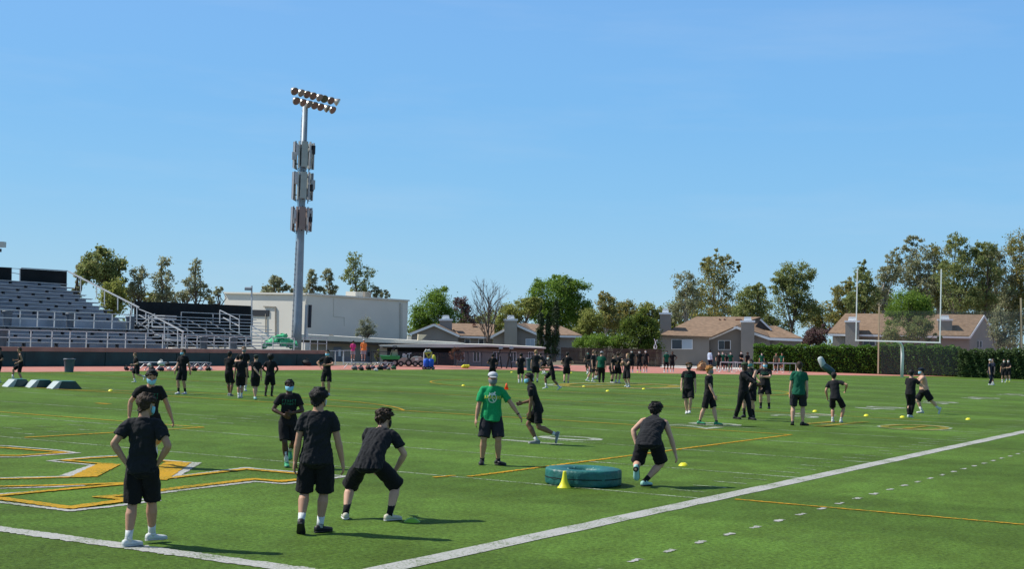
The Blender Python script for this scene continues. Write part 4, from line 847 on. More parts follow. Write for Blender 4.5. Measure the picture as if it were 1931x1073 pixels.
def flush():
    dg = bpy.context.evaluated_depsgraph_get(); dg.update()
    new = [(bpy.data.meshes.new_from_object(t[0].evaluated_get(dg)), t) for t in TODO]
    for me, (o, name, m_, root, wr, cb) in new:
        me.name = name; me.materials.clear(); me.materials.append(m_)
        n_ = len(me.vertices)
        if wr and n_:
            co = np.empty(n_*3); no = np.empty(n_*3); me.vertices.foreach_get('co', co); me.vertices.foreach_get('normal', no); co = co.reshape(-1, 3); no = no.reshape(-1, 3)
            ph = RNG.uniform(0, 6.28, 9); a = np.zeros(n_)
            for i in range(5):
                k_ = RNG.normal(0, 1, 3)*np.array([1.3, 1.3, .7])*(9+7*i); a += np.sin(co@k_+ph[i]+1.8*np.sin(co@np.roll(k_, 1)*.6+ph[(i+3) % 9]))/(1+.6*i)
            me.vertices.foreach_set('co', (co+no*(a*wr)[:, None]).ravel())
        me.polygons.foreach_set('use_smooth', [True]*len(me.polygons)); me.update()
        ob = bpy.data.objects.new(name, me); COL.objects.link(ob); ob.parent = root
        if cb: cb(ob)
        old = o.data; bpy.data.objects.remove(o); bpy.data.meshes.remove(old)
def ik(a, t, l1, l2, pole):
    d = t-a; L = np.linalg.norm(d); u = d/max(L, 1e-6); Lm = (l1+l2)*.998
    if L > Lm: t = a+u*Lm; L = Lm
    x = (l1*l1-l2*l2+L*L)/(2*L); h = math.sqrt(max(l1*l1-x*x, 0)); p = pole-(pole@u)*u; p /= np.linalg.norm(p)+1e-9
    return a+u*x+p*h, t
nrm = lambda v: v/(np.linalg.norm(v)+1e-9)
HZ = [-.068, -.060, -.046, -.026, 0, .022, .042, .057, .066]; HA_ = [.010, .022, .034, .039, .043, .0435, .040, .027, .010]; HB_ = [.010, .022, .036, .045, .050, .052, .049, .034, .012]; HO = [.022, .020, .010, .004, 0, -.002, -.004, -.006, -.006]
def person(label, px, py, h=None, f=0, H=None, pz=.528, lean=0, side=0, tw=0, AL=None, AR=None, WL=None, WR=None, KL=None, KR=None, EL=None, ER=None, hy=0, hp=0, w=1.0,
           skin='tan', hair='short', hc='black', top='black', bot='short', shoe='white', sock='white', sockh=.10, mask=None, sleeve=.62, pants=False, slen=.90, cap=None, prn=None, fL=None, fR=None, hem=-.05, group=None, watch=False, sunglass=False, shirt=True, hand='relaxed', z0=0.0, gz=None, cat='person'):
    P0 = onz(px, py, z0) if gz is None else gz
    D = math.hypot(P0[0]-CAM[0], P0[1]-CAM[1]); V_ = np.append((P0-CAM)[:2]/D, 0); Z = D*math.cos(math.atan2(V_[0], V_[1])-YAW)
    if H is None: H = h*Z/FPX*1.0
    rot = math.atan2(-V_[0], V_[1])        # local x = right in the picture, local y = away
    root = thing('person', label, cat, P0, group); root.rotation_euler = (0, 0, rot)
    ppx_ = H*FPX/Z; near = ppx_ > 135; mid = ppx_ > 82; vox = .0075 if near else (.0125 if mid else .019)
    ff = R(f); F = np.array([math.sin(ff), -math.cos(ff), 0]); L = np.array([math.cos(ff), math.sin(ff), 0]); U = np.array([0, 0, 1.])
    def pt(q): return L*q[0]+F*q[1]+U*q[2]
    pel = U*pz
    lr, sr_ = R(lean), R(side)
    def spine(s_):      # bends progressively
        k = min(s_/.16, 1)*.5+.5 if s_ > 0 else .5; a = lr*k
        return pel+(F*math.sin(a)+L*math.sin(sr_*k)+U*math.cos(a)*math.cos(sr_*k))*s_
    tup = nrm(spine(.28)-spine(.05)); Lt = L*math.cos(R(tw))+F*math.sin(R(tw)); Lt = nrm(Lt-(Lt@tup)*tup); Ft = nrm(np.cross(Lt, tup))
    nk = spine(.302)
    shL, shR = spine(.262)+Lt*.094*(1+(w-1)*.4), spine(.262)-Lt*.094*(1+(w-1)*.4)
    hipL, hipR = pel+L*.052-U*.015, pel-L*.052-U*.015
    AL = pt(AL or (.06, 0, .045)); AR = pt(AR or (-.06, 0, .045))
    dk = F+L*.10; kneeL, AL = ik(hipL, AL, .243, .240, pt(KL) if KL else F+L*.12+U*.2); kneeR, AR = ik(hipR, AR, .243, .240, pt(KR) if KR else F-L*.12+U*.2)
    wl = pt(WL) if WL else shL+L*.045+F*.03-U*.315; wr_ = pt(WR) if WR else shR-L*.045+F*.03-U*.315
    elL, wl = ik(shL, wl, .165, .150, pt(EL) if EL else L*.5-F-U*.2); elR, wr_ = ik(shR, wr_, .165, .150, pt(ER) if ER else -L*.5-F-U*.2)
    w2 = 1+(w-1)*.6
    def ring(C, A_, B_): return C, A_, B_
    def trunk_rings(tab, e=0.0):
        C = []; A_ = []; B_ = []
        for s_, a, b in tab:
            k = np.clip(s_/.2, 0, 1); lx = nrm(L*(1-k)+Lt*k); fx = nrm(F*(1-k)+Ft*k); wi = w if s_ < .24 else w2
            C.append(spine(s_)); A_.append(lx*(a*wi+e)); B_.append(fx*(b*(wi if s_ > .22 else wi*wi)+e))
        return C, A_, B_
    # ---- body: one continuous surface
    b = MB(); C, A_, B_ = trunk_rings([(-.07, .03, .03), (-.055, .062, .05), (-.02, .085, .062), (.03, .086, .06), (.10, .074, .05), (.17, .082, .056), (.225, .090, .060), (.262, .082, .052), (.288, .052, .042), (.308, .034, .034), (.335, .031, .033)])
    if shirt:
        A_ = [v*(.92 if i < 8 else 1) for i, v in enumerate(A_)]; B_ = [v*(.90 if i < 8 else 1) for i, v in enumerate(B_)]
    b.loft(C, A_, B_, 20)
    hyaw, hpit = R(hy), R(hp)
    hu = nrm(U*1.0+tup*.45); hf = nrm(Ft*math.cos(hyaw)+Lt*math.sin(hyaw)); hf = nrm(hf-(hf@hu)*hu); hu2 = nrm(hu*math.cos(hpit)+hf*math.sin(hpit)); hf = nrm(hf-(hf@hu2)*hu2); hu = hu2; hl = nrm(np.cross(hu, hf))
    hc0 = nk+nrm(tup*.5+U*.5)*.022+hu*.060+hf*.012
    b.tube([spine(.285), nk, hc0-hu*.04-hf*.01], [.034, .034*w2, .032*w2], 12)
    b.loft([hc0+hu*z+hf*o for z, o in zip(HZ, HO)], [hl*a for a in HA_], [hf*a for a in HB_], 16)
    b.tube([hc0+hf*.047+hu*.012, hc0+hf*.058-hu*.008, hc0+hf*.050-hu*.014], [.005, .0095, .006], 6)
    if mid:
        for e in (-1, 1): b.ell(hc0+hl*e*.044-hf*.002-hu*.004, hl*.005, hf*.010, hu*.017, 8, 6)
        b.ell(hc0+hf*.041-hu*.032, hl*.016, hf*.008, hu*.009, 8, 5); b.ell(hc0+hf*.036-hu*.056, hl*.014, hf*.008, hu*.010, 8, 5)
    bw = .93+.07*w
    for hip, kn, an in ((hipL, kneeL, AL), (hipR, kneeR, AR)):
        cd_ = nrm(an-kn); bk = nrm(np.cross(np.cross(cd_, F), cd_))
        b.tube([hip-U*.005, hip*.7+kn*.3, hip*.35+kn*.65, kn, kn*.93+an*.07-bk*.001], np.array([.043, .046, .040, .0315, .030])*w, 14)
        b.tube([kn, kn*.85+an*.15-bk*.004, kn*.68+an*.32-bk*.007, kn*.42+an*.58-bk*.003, kn*.14+an*.86, an], np.array([.031, .0325, .0370, .030, .0210, .0205])*bw, 14, ends=True)
    hands = []
    for s_, sh, el, wr0, e in (('L', shL, elL, wl, 1), ('R', shR, elR, wr_, -1)):
        b.tube([sh-Lt*e*.02, sh*.93+el*.07, sh*.6+el*.4, sh*.2+el*.8, el], np.array([.024, .0255, .0262, .0245, .023] if shirt and sleeve > .4 else [.032, .032, .029, .025, .023])*bw, 12, ends=True)
        b.tube([el, el*.75+wr0*.25, el*.4+wr0*.6, wr0], np.array([.0225, .0255, .0205, .0155])*bw, 12, ends=True)
        d = nrm(wr0-el); d = nrm(d*.9-U*.25) if hand == 'relaxed' else d
        ref = Lt*e; pn = nrm(ref-(ref@d)*d); tp = nrm(np.cross(d, pn)); tp = tp if tp@F > -0.1 else -tp     # palm normal, thumb side
        b.loft([wr0-d*.004, wr0+d*.015, wr0+d*.035, wr0+d*.052], [tp*.017, tp*.024, tp*.027, tp*.026], [pn*.013, pn*.0135, pn*.012, pn*.011], 10)
        cu = -pn
        for j, (o_, ln) in enumerate(((.020, .043), (.0068, .048), (-.0068, .045), (-.020, .036))):
            k0 = wr0+d*.050+tp*o_; cv = .35+.08*j
            k1 = k0+nrm(d+cu*cv*.5+tp*o_*4)*ln*.42; k2 = k1+nrm(d+cu*cv*1.6)*ln*.33; k3 = k2+nrm(d+cu*cv*2.8)*ln*.25
            b.tube([k0-d*.01, k0, k1, k2, k3], [.0068, .0066, .0062, .0057, .0048], 6, ends=True)
        t0 = wr0+d*.012+tp*.014; t1 = t0+nrm(d*.7+tp*.7+cu*.3)*.025; t2 = t1+nrm(d*.95+tp*.25+cu*.3)*.024
        b.tube([t0-tp*.008, t0, t1, t2], [.0095, .0088, .0072, .0055], 6, ends=True)
        if watch and e == 1: 
            wt = MB(); wt.tube([wr0-d*.012, wr0-d*.002], [.0185, .018], 12); _sc(wt, H).build('watch', STRAP, root, True, M=1)
    defer(_sc(b, H), 'body', SKIN[skin], root, vox, 0, 3 if near else 2)
    # ---- eyes and brows
    if mid:
        q = MB()
        for e in (-1, 1):
            q.ell(hc0+hl*e*.0175+hf*.0455+hu*.006, hl*.0075, hf*.004, hu*.0035, 8, 5); q.ell(hc0+hl*e*.0175+hf*.0475+hu*.017, hl*.011, hf*.003, hu*.0022, 8, 5)
        _sc(q, H).build('eyes', EYE, root, True, M=1)
    def hrad(th, z, ex=0.0):
        a = np.interp(z, HZ, HA_)+ex; bb = np.interp(z, HZ, HB_)+ex; o = np.interp(z, HZ, HO)
        return hc0+hu*z+hf*(o+math.cos(th)*bb)+hl*(math.sin(th)*a)
    if mask:
        q = MB(); nn, zz = 13, 6; V = []
        for s2 in (0, 1):
            for i in range(zz):
                z = -.062+i*(.056/(zz-1))
                for j in range(nn):
                    th = R(-82+164*j/(nn-1)); bul = .008*math.exp(-(th/.6)**2)*math.sin(math.pi*min(max((z+.068)/.066, 0), 1))
                    V.append(hrad(th, z*(1-.25*abs(th)/1.4), (.0065+bul) if s2 else .001))
        Fc = []; N = nn*zz
        for i in range(zz-1):
            for j in range(nn-1):
                a = i*nn+j; Fc.append((N+a, N+a+1, N+a+nn+1, N+a+nn)); Fc.append((a, a+nn, a+nn+1, a+1))
        for j in range(nn-1): Fc.append((j, j+1, N+j+1, N+j)); a = (zz-1)*nn+j; Fc.append((a+1, a, N+a, N+a+1))
        for i in range(zz-1): a = i*nn; Fc.append((a+nn, a, N+a, N+a+nn)); a = i*nn+nn-1; Fc.append((a, a+nn, N+a+nn, N+a))
        q.add(V, Fc)
        if near:
            for e in (-1, 1): q.tube([hrad(e*R(80), -.005, .006), hrad(e*R(95), .008, .006), hrad(e*R(100), -.02, .006), hrad(e*R(80), -.045, .006)], .0012, 4)
        _sc(q, H).build('face_mask', MASK[mask], root, True, M=1)
    # ---- hair
    if hair:
        par = {'short': (.010, .003, 3.0), 'crop': (.004, .0015, 3), 'curly': (.022, .010, 5.0), 'mop': (.018, .006, 3.5), 'afro': (.055, .006, 4), 'long': (.014, .004, 2.5)}[hair]
        ph0 = RNG.uniform(0, 6); jit = RNG.normal(0, .6, 64); q = MB(); nn, zz = (40, 16) if near else ((26, 11) if mid else (16, 8)); V = []
        for i in range(zz):
            t = i/(zz-1)
            for j in range(nn):
                th = 2*math.pi*j/nn; c = math.cos(th)
                jt = jit[j]
                zl = (.042 if c > .6 else .042-(.6-c)*.057)+jt*(.010 if hair in ('curly', 'mop') else .005)
                if hair == 'long': zl = .03 if c > .5 else -.075
                phi = t*math.pi/2; z = zl+(.069-zl)*math.sin(phi) if t < 1 else .069
                lump = .5+.5*math.sin(par[2]*th+2.3*math.sin(7*t+th)+ph0)*math.sin(8*t+ph0*2+par[2]*th*.6)
                ex = par[0]*(.45+.55*math.sin(min(t*2.4, 1)*math.pi/2))+par[1]*(lump*2-.6)+RNG.normal(0, par[1]*.5)
                if hair == 'afro': ex = par[0]*math.sin(math.pi*(.12+.5*t)/.62*.5+.3)+RNG.normal(0, par[1]*.6)
                if c > .75 and t < .12: ex *= .6
                ex = max(ex, .0045); 
                if c < .2: z_ = max(z, -.022)
                else: z_ = z
                p = hrad(th, min(z_, .064), ex)+hu*(min(z, .064)-min(z_, .064))
                if t > .5: 
                    p = hc0+(p-hc0)*1.0+hu*(par[0]*.75*(t-.5)*2+max(z-.064, 0))
                if t >= .999: p = hc0+hu*(.066+par[0]*.9)+hf*-.006
                V.append(p)
        # inner skirt so the cap has an edge
        for j in range(nn):
            th = 2*math.pi*j/nn; p = V[j]; V.append(hc0+(p-hc0)*.80)
        Fc = [(i*nn+j, i*nn+(j+1) % nn, (i+1)*nn+(j+1) % nn, (i+1)*nn+j) for i in range(zz-1) for j in range(nn)]
        Fc += [(zz*nn+j, zz*nn+(j+1) % nn, (j+1) % nn, j) for j in range(nn)]
        q.add(V, Fc); _sc(q, H).build('hair', HAIR[hc], root, hair not in ('curly', 'afro'), M=1)
    if cap:
        q = MB(); prof = [(.0, 1.0), (.028, 1.02), (.045, .95), (.062, .74), (.073, .40), (.078, .05)]
        q.loft([hc0+hu*(.024+z*.70)+hf*-.003 for z, k in prof], [hl*.052*k for z, k in prof], [hf*.061*k for z, k in prof], 20)
        c_ = _sc(q, H).build('cap', cap[0], root, True, M=1)
        q = MB(); V = []
        cf = -1 if cap[2] else 1
        for s2 in (0, .003):
            for i in range(9):
                th = R(-62+124*i/8); V.append(hc0+hu*(.026+s2)+hl*math.sin(th)*.050+cf*hf*math.cos(th)*.058); 
            for i in range(9):
                th = R(-62+124*i/8); V.append(hc0+hu*(.016+s2)+hl*math.sin(th)*.047+cf*hf*(math.cos(th)*.060+.042*math.cos(th*1.2)))
        Fc = [(i, i+1, 9+i+1, 9+i) for i in range(8)]+[(18+9+i, 18+9+i+1, 18+i+1, 18+i) for i in range(8)]+[(9+i, 9+i+1, 27+i+1, 27+i) for i in range(8)]+[(0, 9, 27, 18), (8, 26, 35, 17)]
        q.add(V, Fc); _sc(q, H).build('brim', cap[1], root, False, M=1)
        if near: 
            q = MB(); q.loft([hc0+hu*.023-hf*.003, hc0+hu*.031-hf*.003], [hl*.0535, hl*.0535], [hf*.0625, hf*.0625], 20); _sc(q, H).build('cap_band', STRAP, root, True, M=1)
        if not hair:
            q = MB(); q.loft([hc0-hu*.012-hf*.012, hc0+hu*.02-hf*.006], [hl*.040, hl*.0475], [hf*.038, hf*.050], 16); _sc(q, H).build('hair', HAIR[hc], root, True, M=1)
    # ---- shirt
    if shirt:
        b = MB(); tank = sleeve == 0
        C, A_, B_ = trunk_rings([(hem-.006, .094, .072), (hem, .104, .080), (.0, .099, .074), (.06, .088, .064), (.13, .089, .064), (.19, .094, .066), (.232, .097, .066), (.262, .088 if not tank else .070, .060), (.286, .062, .050), (.303, .041, .041)])
        b.loft(C, A_, B_, 22)
        for sh, el, e in ((shL, elL, 1), (shR, elR, -1)):
            if sleeve > 0:
                se = sh+(el-sh)*sleeve; d = nrm(el-sh)
                b.tube([spine(.262)+Lt*e*.05, sh-Lt*e*.004, sh*.7+se*.3, se-d*.01, se], np.array([.044, .038, .038, .039, .040])*bw, 14, ends=False)
            if sleeve > .95:
                w_e = wl if e > 0 else wr_; b.tube([se-d*.01, (se+w_e)/2, w_e-nrm(w_e-se)*.01], np.array([.036, .030, .026])*bw, 12, ends=True)
        cb = None
        if prn: cb = lambda ob, a=(spine(.19), Lt, tup, Ft, H, prn, root): put_print(ob, *a)
        defer(_sc(b, H), 'shirt', CL[top], root, max(vox, .009), .0042*H if near else .0030*H if mid else .004, 3, cb)
    # ---- shorts or trousers
    b = MB(); C, A_, B_ = trunk_rings([(.05, .070, .050), (.03, .078, .055), (0, .086, .062), (-.035, .094, .070), (-.065, .088, .066), (-.088, .05, .045)]); b.loft(C, A_, B_, 20)
    for hip, kn, an, e in ((hipL, kneeL, AL, 1), (hipR, kneeR, AR, -1)):
        o = L*e*.004
        if pants: b.tube([hip-U*.012-L*e*.006, hip*.5+kn*.5, kn, kn*.5+an*.5, an+(kn-an)*.06], np.array([.055, .052, .043, .039, .033])*w, 14, ends=False)
        else:
            se = hip+(kn-hip)*slen; d = nrm(kn-hip); b.tube([hip-L*e*.004, hip*.6+se*.4+o, se-d*.02+o, se+o], np.array([.055, .0575, .0575, .059])*w, 16, ends=False)
    defer(_sc(b, H), 'trousers' if pants else 'shorts', CL[bot], root, max(vox, .009), .0030*H if mid else .004, 3)
    # ---- socks and shoes
    for kn, an, fo in ((kneeL, AL, fL), (kneeR, AR, fR)):
        sd = nrm(kn-an)
        if sock and not pants:
            q = MB(); q.tube([an-sd*.012, an+sd*sockh*.35, an+sd*sockh], np.array([.0245, .0235, .026 if sockh < .09 else .029])*bw, 14); _sc(q, H).build('sock', SH['white'] if sock == 'white' else CL['short'], root, True, M=1)
        lifted = an[2] > .06
        if fo is None:
            yaw_, pit_ = (0, 0) if not lifted else (0, -min(85, max(0, (an[2]-.045)*420)))
        else: yaw_, pit_ = fo
        fy = F*math.cos(R(yaw_))+L*math.sin(R(yaw_)); fd = fy*math.cos(R(pit_))+U*math.sin(R(pit_)); fu = nrm(np.cross(np.cross(fd, U), fd)) if abs(fd[2]) < .99 else -F
        if fu[2] < 0 and abs(pit_) < 90: fu = -fu
        fs = np.cross(fd, fu); hb = an-fu*.042
        tb_ = [(-.044, .010, .016, .020), (-.038, .019, .030, .030), (-.020, .023, .036, .034), (.005, .024, .035, .036), (.035, .0265, .024, .026), (.065, .030, .019, .021), (.090, .028, .015, .017), (.104, .018, .011, .013), (.110, .008, .006, .010)]
        q = MB(); q.loft([hb+fd*x+fu*(.006+hh*.5+.004) for x, ww, hh, _ in tb_], [fs*ww for x, ww, hh, _ in tb_], [fu*(hh*.5+.006) for x, ww, hh, _ in tb_], 14)
        q.tube([hb+fu*.03, an+sd*.014], [.025, .0245], 12)
        s_ob = _sc(q, H).build('shoe', SH[shoe], root, True, M=1)
        if mid:
            q = MB(); q.loft([hb+fd*x*1.01+fu*.006 for x, ww, hh, _ in tb_], [fs*(ww+.0015) for x, ww, hh, _ in tb_], [fu*.0065 for _ in tb_], 10)
            so = _sc(q, H).build('sole', SOLEB if shoe in ('black', 'green', 'mint') else SOLE, s_ob, False, M=1)
            if near:
                q = MB()
                for k in range(4): q.beam(an+fu*(-.008-.004*k)+fd*(.018+.011*k)+fs*.012, an+fu*(-.008-.004*k)+fd*(.018+.011*k)-fs*.012, .003)
                _sc(q, H).build('laces', SH['grey'] if shoe != 'black' else SH['white'], s_ob, False, M=1)
    return root
def _sc(mb, H):
    mb.v = [v*H for v in mb.v]; return mb
def strip(P, w):
    out = []
    for a, b_ in zip(P[:-1], P[1:]):
        a = np.array(a, float); b_ = np.array(b_, float); n_ = max(1, int(np.linalg.norm(b_-a)/.012))
        d = nrm(b_-a); q = np.array([-d[1], d[0]])*w/2
        for i in range(n_): s0 = a+(b_-a)*i/n_; s1 = a+(b_-a)*(i+1)/n_; out.append([s0-q-d*w*.1, s1-q+d*w*.1, s1+q+d*w*.1, s0+q-d*w*.1])
    return out
def put_print(ob, c, Lt, tup, Ft, H, kind, root):
    me = ob.data; bv = BVHTree.FromPolygons([v.co[:] for v in me.vertices], [tuple(p.vertices) for p in me.polygons])
    def lay(quads, m_, nm, up_=.004):
        mb = MB()
        for q in quads:
            pts = []
            for s_, t in q:
                o = (c*H)+Lt*s_+tup*t+Ft*.5; hit = bv.ray_cast(Vector(o), Vector(-Ft))
                if hit[0] is None: break
                pts.append(np.array(hit[0])+np.array(hit[1])*up_)
            if len(pts) == 4: mb.add(pts, [(0, 1, 2, 3)])
        if mb.n: mb.build(nm, m_, root, M=1)
    if kind == 'coach':
        ring = [(.072*math.cos(a), .085*math.sin(a)-.01) for a in np.linspace(.5, 6.6, 30)]
        sw = [(.05, .10), (.02, .06), (-.01, .02), (.0, -.03), (.03, -.07)]; sw2 = [(-.06, .08), (-.02, .045), (.03, .055), (.06, .03)]
        lay(strip(ring, .018)+strip(sw, .022)+strip(sw2, .018)+strip([(-.07, -.03), (0, .0), (.05, -.02)], .016), PRW, 'shirt_emblem')
        Q = []
        for i, x in enumerate(np.linspace(-.14, .13, 7)): Q += strip([(x, -.03+.012*math.sin(i*2)), (x+.012, .035), (x+.026, -.02)], .010)
        Q += strip([(-.15, -.015), (.15, .012)], .007); lay(Q, PRY, 'shirt_lettering', .006)
    else:
        g = 1.0 if kind == 'green' else .75; Q = []
        for rr, (y0, hh, n_) in enumerate(((.05, .040, 6), (-.005, .03, 7))):
            for i in range(n_):
                x = (-.105+.21*i/(n_-1))*g; k = (i*5+rr*3) % 4
                if k == 0: Q += strip([(x-.010, y0-hh/2), (x-.010, y0+hh/2), (x+.010, y0+hh/2)], .008)
                elif k == 1: Q += strip([(x, y0-hh/2), (x, y0+hh/2)], .008)+strip([(x-.011, y0+hh/2), (x+.011, y0+hh/2)], .008)
                elif k == 2: Q += strip([(x-.010, y0+hh/2), (x, y0-hh/2), (x+.010, y0+hh/2)], .008)
                else: Q += strip([(x-.009, y0-hh/2), (x-.009, y0+hh/2), (x+.009, y0), (x-.009, y0-hh/2)], .007)
        lay(Q, PRG, 'shirt_lettering')

CAPW = (cloth('cap_grey', (.48, .50, .53)), cloth('brim_grey', (.34, .35, .38)), False)
CAPB = (CL['black'], CL['black'], False); CAPG = (cloth('cap_olive', (.05, .075, .04)), CL['black'], True); CAPDG = (cloth('cap_dark', (.02, .035, .03)), CL['black'], False)
# ---- the nearest players
person('player with hands on hips and wavy brown hair, on the white end line', 262, 1031, 290, f=163, pz=.53, AL=(.055, -.05, .045), AR=(-.035, .16, .045), WL=(.095, -.03, .535), WR=(-.10, .02, .54), EL=(1, -.5, 0), ER=(-1, -.6, 0),
       hy=-35, hp=8, skin='tan', hair='mop', hc='brown', top='grey', sockh=.075, mask='blue', fL=(-35, 0), fR=(-45, 0), slen=.98, hand='x')
person('masked player facing the camera with arms held out, behind the player with hands on hips', 277, 880, 187, f=6, lean=16, AL=(.09, -.16, .20), AR=(-.02, .04, .045), WL=(.225, .06, .475), WR=(-.195, .04, .50), EL=(.8, -.6, 0), ER=(-.8, -.5, 0), hp=12,
       skin='tan', hair='mop', hc='black', mask='blue', prn='green', hand='x', w=1.06)
person('jogging player in a blue mask and green shoes, both hands before his belly', 540, 881, 168, f=4, lean=5, pz=.525, AR=(-.0, .02, .045), AL=(.045, -.20, .17), WL=(.035, .13, .61), WR=(-.06, .12, .585), EL=(1, -.5, -.4), ER=(-1, -.5, -.4),
       skin='dark', hair='short', hc='black', shoe='green', sockh=.14, mask='blue', prn='green', slen=.9, hand='x')
person('broad player walking away in the foreground, with straight black hair and black cleats', 592, 1006, 276, f=172, AL=(.075, -.10, .085), AR=(-.035, .03, .045), WL=(.145, .0, .475), WR=(-.185, .03, .44), hy=-22, fL=(5, -40), fR=(-40, 0),
       skin='tan', hair='mop', hc='black', top='grey', shoe='black', sockh=.07, mask='white', w=1.1, slen=.99)
person('crouching player in a wide stance with curly dark hair, seen from behind', 694, 981, f=163, H=1.76, pz=.425, lean=44, side=-4, AL=(.155, -.05, .045), AR=(-.16, .0, .045), KL=(.5, 1, .1), KR=(-.45, 1, .1), WR=(-.13, .22, .345), WL=(.08, .33, .36), ER=(-1, -.2, .2), hy=-25, hp=0, fL=(20, 0), fR=(-35, 0),
       skin='light', hair='curly', hc='brown', top='grey', shoe='cream', sock='black', sockh=.10, mask='black', w=1.08, slen=.98)
person('coach in a bright green T-shirt and grey cap holding one arm out to the side', 924, 877, 177, f=3, AL=(.085, .0, .045), AR=(-.085, .0, .045), WL=(.30, .06, .52), WR=(-.165, .04, .47), EL=(.5, -1, 0), ER=(-.8, -.6, 0), hy=6, fL=(45, 0), fR=(-10, 0),
       skin='tan', hair=None, hc='brown', top='green', bot='coach', shoe='black', sockh=.03, sock='black', mask='grey', cap=CAPW, prn='coach', w=1.13, sleeve=.78, hem=-.058, slen=.93, watch=True, hand='x')
person('masked player running to the left, lean, beside the green shirted coach', 1012, 838, f=-92, H=1.76, pz=.475, lean=20, AR=(-.03, -.0, .045), AL=(.04, -.245, .135), WL=(.06, .10, .40), WR=(-.04, .20, .52), EL=(.4, -1, -.3), ER=(-.3, -1, -.2), hy=5, fL=(0, -75),
       skin='brown', hair='short', hc='black', shoe='grey', sockh=.05, mask='blue', w=.92, slen=.8, hand='x')
person('bare armed player sprinting away bent forward, right of the padded ring', 1222, 918, f=168, H=1.76, pz=.44, lean=52, side=0, AL=(.085, -.16, .17), AR=(.035, .0, .045), KR=(-.9, 1, .3), WL=(.13, .06, .37), WR=(-.21, .22, .295), EL=(1, -.6, .5), ER=(-1, -.6, .4), hp=-12, fL=(0, -85), fR=(-25, 0),
       skin='light', hair='curly', hc='black', top='grey', shoe='mint', sock='black', sockh=.06, sleeve=0, w=1.2, slen=.92, hand='x')
# ---- left of the field
run = dict(lean=12, pz=.51, AR=(-.03, .03, .045), AL=(.03, -.24, .20), WL=(.06, .16, .58), WR=(-.08, .02, .60), EL=(.3, -1, -.3), ER=(-.3, -1, -.2), hand='x')
person('player in black cut off by the left edge of the photo', -3, 722, 68, f=-60, WL=(.10, .12, .60), mask='blue', skin='brown')
person('player in a tank top running left with one knee raised, far left', 38, 722, 68, f=-88, lean=8, pz=.52, AL=(.03, -.06, .05), AR=(-.03, .20, .12), KR=(0, 1, .9), WL=(.05, .10, .55), WR=(-.05, .16, .62), EL=(.2, -1, 0), sleeve=0, skin='tan', hair='mop', hc='brown', hand='x')
person('brown haired player jogging left behind the masked player with outstretched arms', 257, 722, 59, f=-70, w=1.1, skin='light', hc='lbrown', **run)
person('masked player in white shoes standing alone, looking left, in front of the bench of bags', 343, 744, 87, f=-38, AL=(.05, -.05, .045), AR=(-.05, .05, .045), WL=(.11, -.12, .49), WR=(-.08, .16, .50), hy=-25, mask='blue', skin='tan', hc='brown', sock='black')
back = dict(f=172)
person('player with folded arms, leftmost of the huddle of five below the wall', 430, 747, 86, f=150, WL=(.0, .13, .64), WR=(.02, .15, .62), AL=(.03, .10, .045), skin='brown', shoe='grey', sock=None, bot='black', slen=.95, hand='x')
person('tall player facing the camera behind the huddle, head above the wall top', 457, 738, 86, f=10, WR=(-.12, .13, .66), WL=(.09, .02, .52), skin='light', hc='lbrown', mask='grey', hand='x')
person('short player seen from behind in bright white shoes, in front of the huddle', 452, 751, 84, f=176, AL=(.02, -.03, .045), AR=(-.03, .02, .045), skin='tan', slen=.98)
person('player with his arm bent behind his back and crossed legs, in the huddle', 480, 754, 86, f=178, AL=(-.02, -.04, .045), AR=(.0, .07, .045), WL=(-.08, -.12, .56), WR=(-.13, .05, .47), EL=(.6, -1, 0), skin='light', hc='black', cap=CAPDG, hair=None, sock=None, shoe='mint', hand='x')
person('player with a big black afro seen from behind, rightmost of the huddle', 508, 748, 80, f=170, AL=(.09, -.03, .045), AR=(-.05, 0, .045), WL=(.10, .06, .56), WR=(-.10, .08, .55), EL=(.8, -.5, 0), ER=(-.8, -.5, 0), hair='afro', hc='black', skin='dark', shoe='black', sock='black', w=1.05, slen=1.0)
person('masked player facing the camera with a hand on his hip, alone below the pink top', 615, 746, 87, f=-15, WR=(-.13, .02, .60), WL=(.02, .16, .66), ER=(-1, -.4, .1), EL=(1, .2, -.4), mask='blue', skin='tan', hc='black', sock=None, hand='x', w=.95)
# ---- the far middle
person('player with elbows out and his back turned, behind the coach in green', 928, 721, 55, f=180, WL=(.06, .12, .62), WR=(-.06, .12, .62), EL=(1, -.6, 0), ER=(-1, -.6, 0), skin='brown', hc='black', w=1.05)
person('player with his back turned and hands at his waist, left of the tall blond one', 981, 723, 58, f=178, WL=(.10, .08, .56), WR=(-.08, .08, .56), AL=(.045, 0, .045), AR=(-.05, .08, .06), skin='light', hc='black')
person('tall blond player walking away in the far middle', 1009, 722, 63, f=168, AL=(.06, -.05, .06), skin='light', hc='blond', shoe='black', top='grey', w=1.05)
person('half hidden player in black bending behind the running pair', 1027, 706, f=-120, H=1.7, pz=.46, lean=40, WL=(.05, .22, .45), WR=(-.05, .24, .5), skin='light', mask='white', hc='black', hand='x')
person('player striding left with bent arms and white socks, in front of the far runners', 1040, 735, f=-76, H=1.75, pz=.49, lean=14, AL=(.03, -.22, .07), AR=(-.03, .14, .07), fL=(0, -30), WL=(.05, .22, .60), WR=(-.05, .25, .58), EL=(.5, -1, 0), skin='brown', hc='black', mask='white', hand='x')
person('player jogging away with bent elbows, alone left of the far group', 1068, 723, 60, f=172, lean=6, AL=(.06, -.08, .075), AR=(-.05, .02, .045), WL=(.08, .14, .60), WR=(-.10, .12, .58), EL=(1, -.6, 0), ER=(-1, -.6, 0), skin='light', hc='black', top='black', sock=None, shoe='grey')
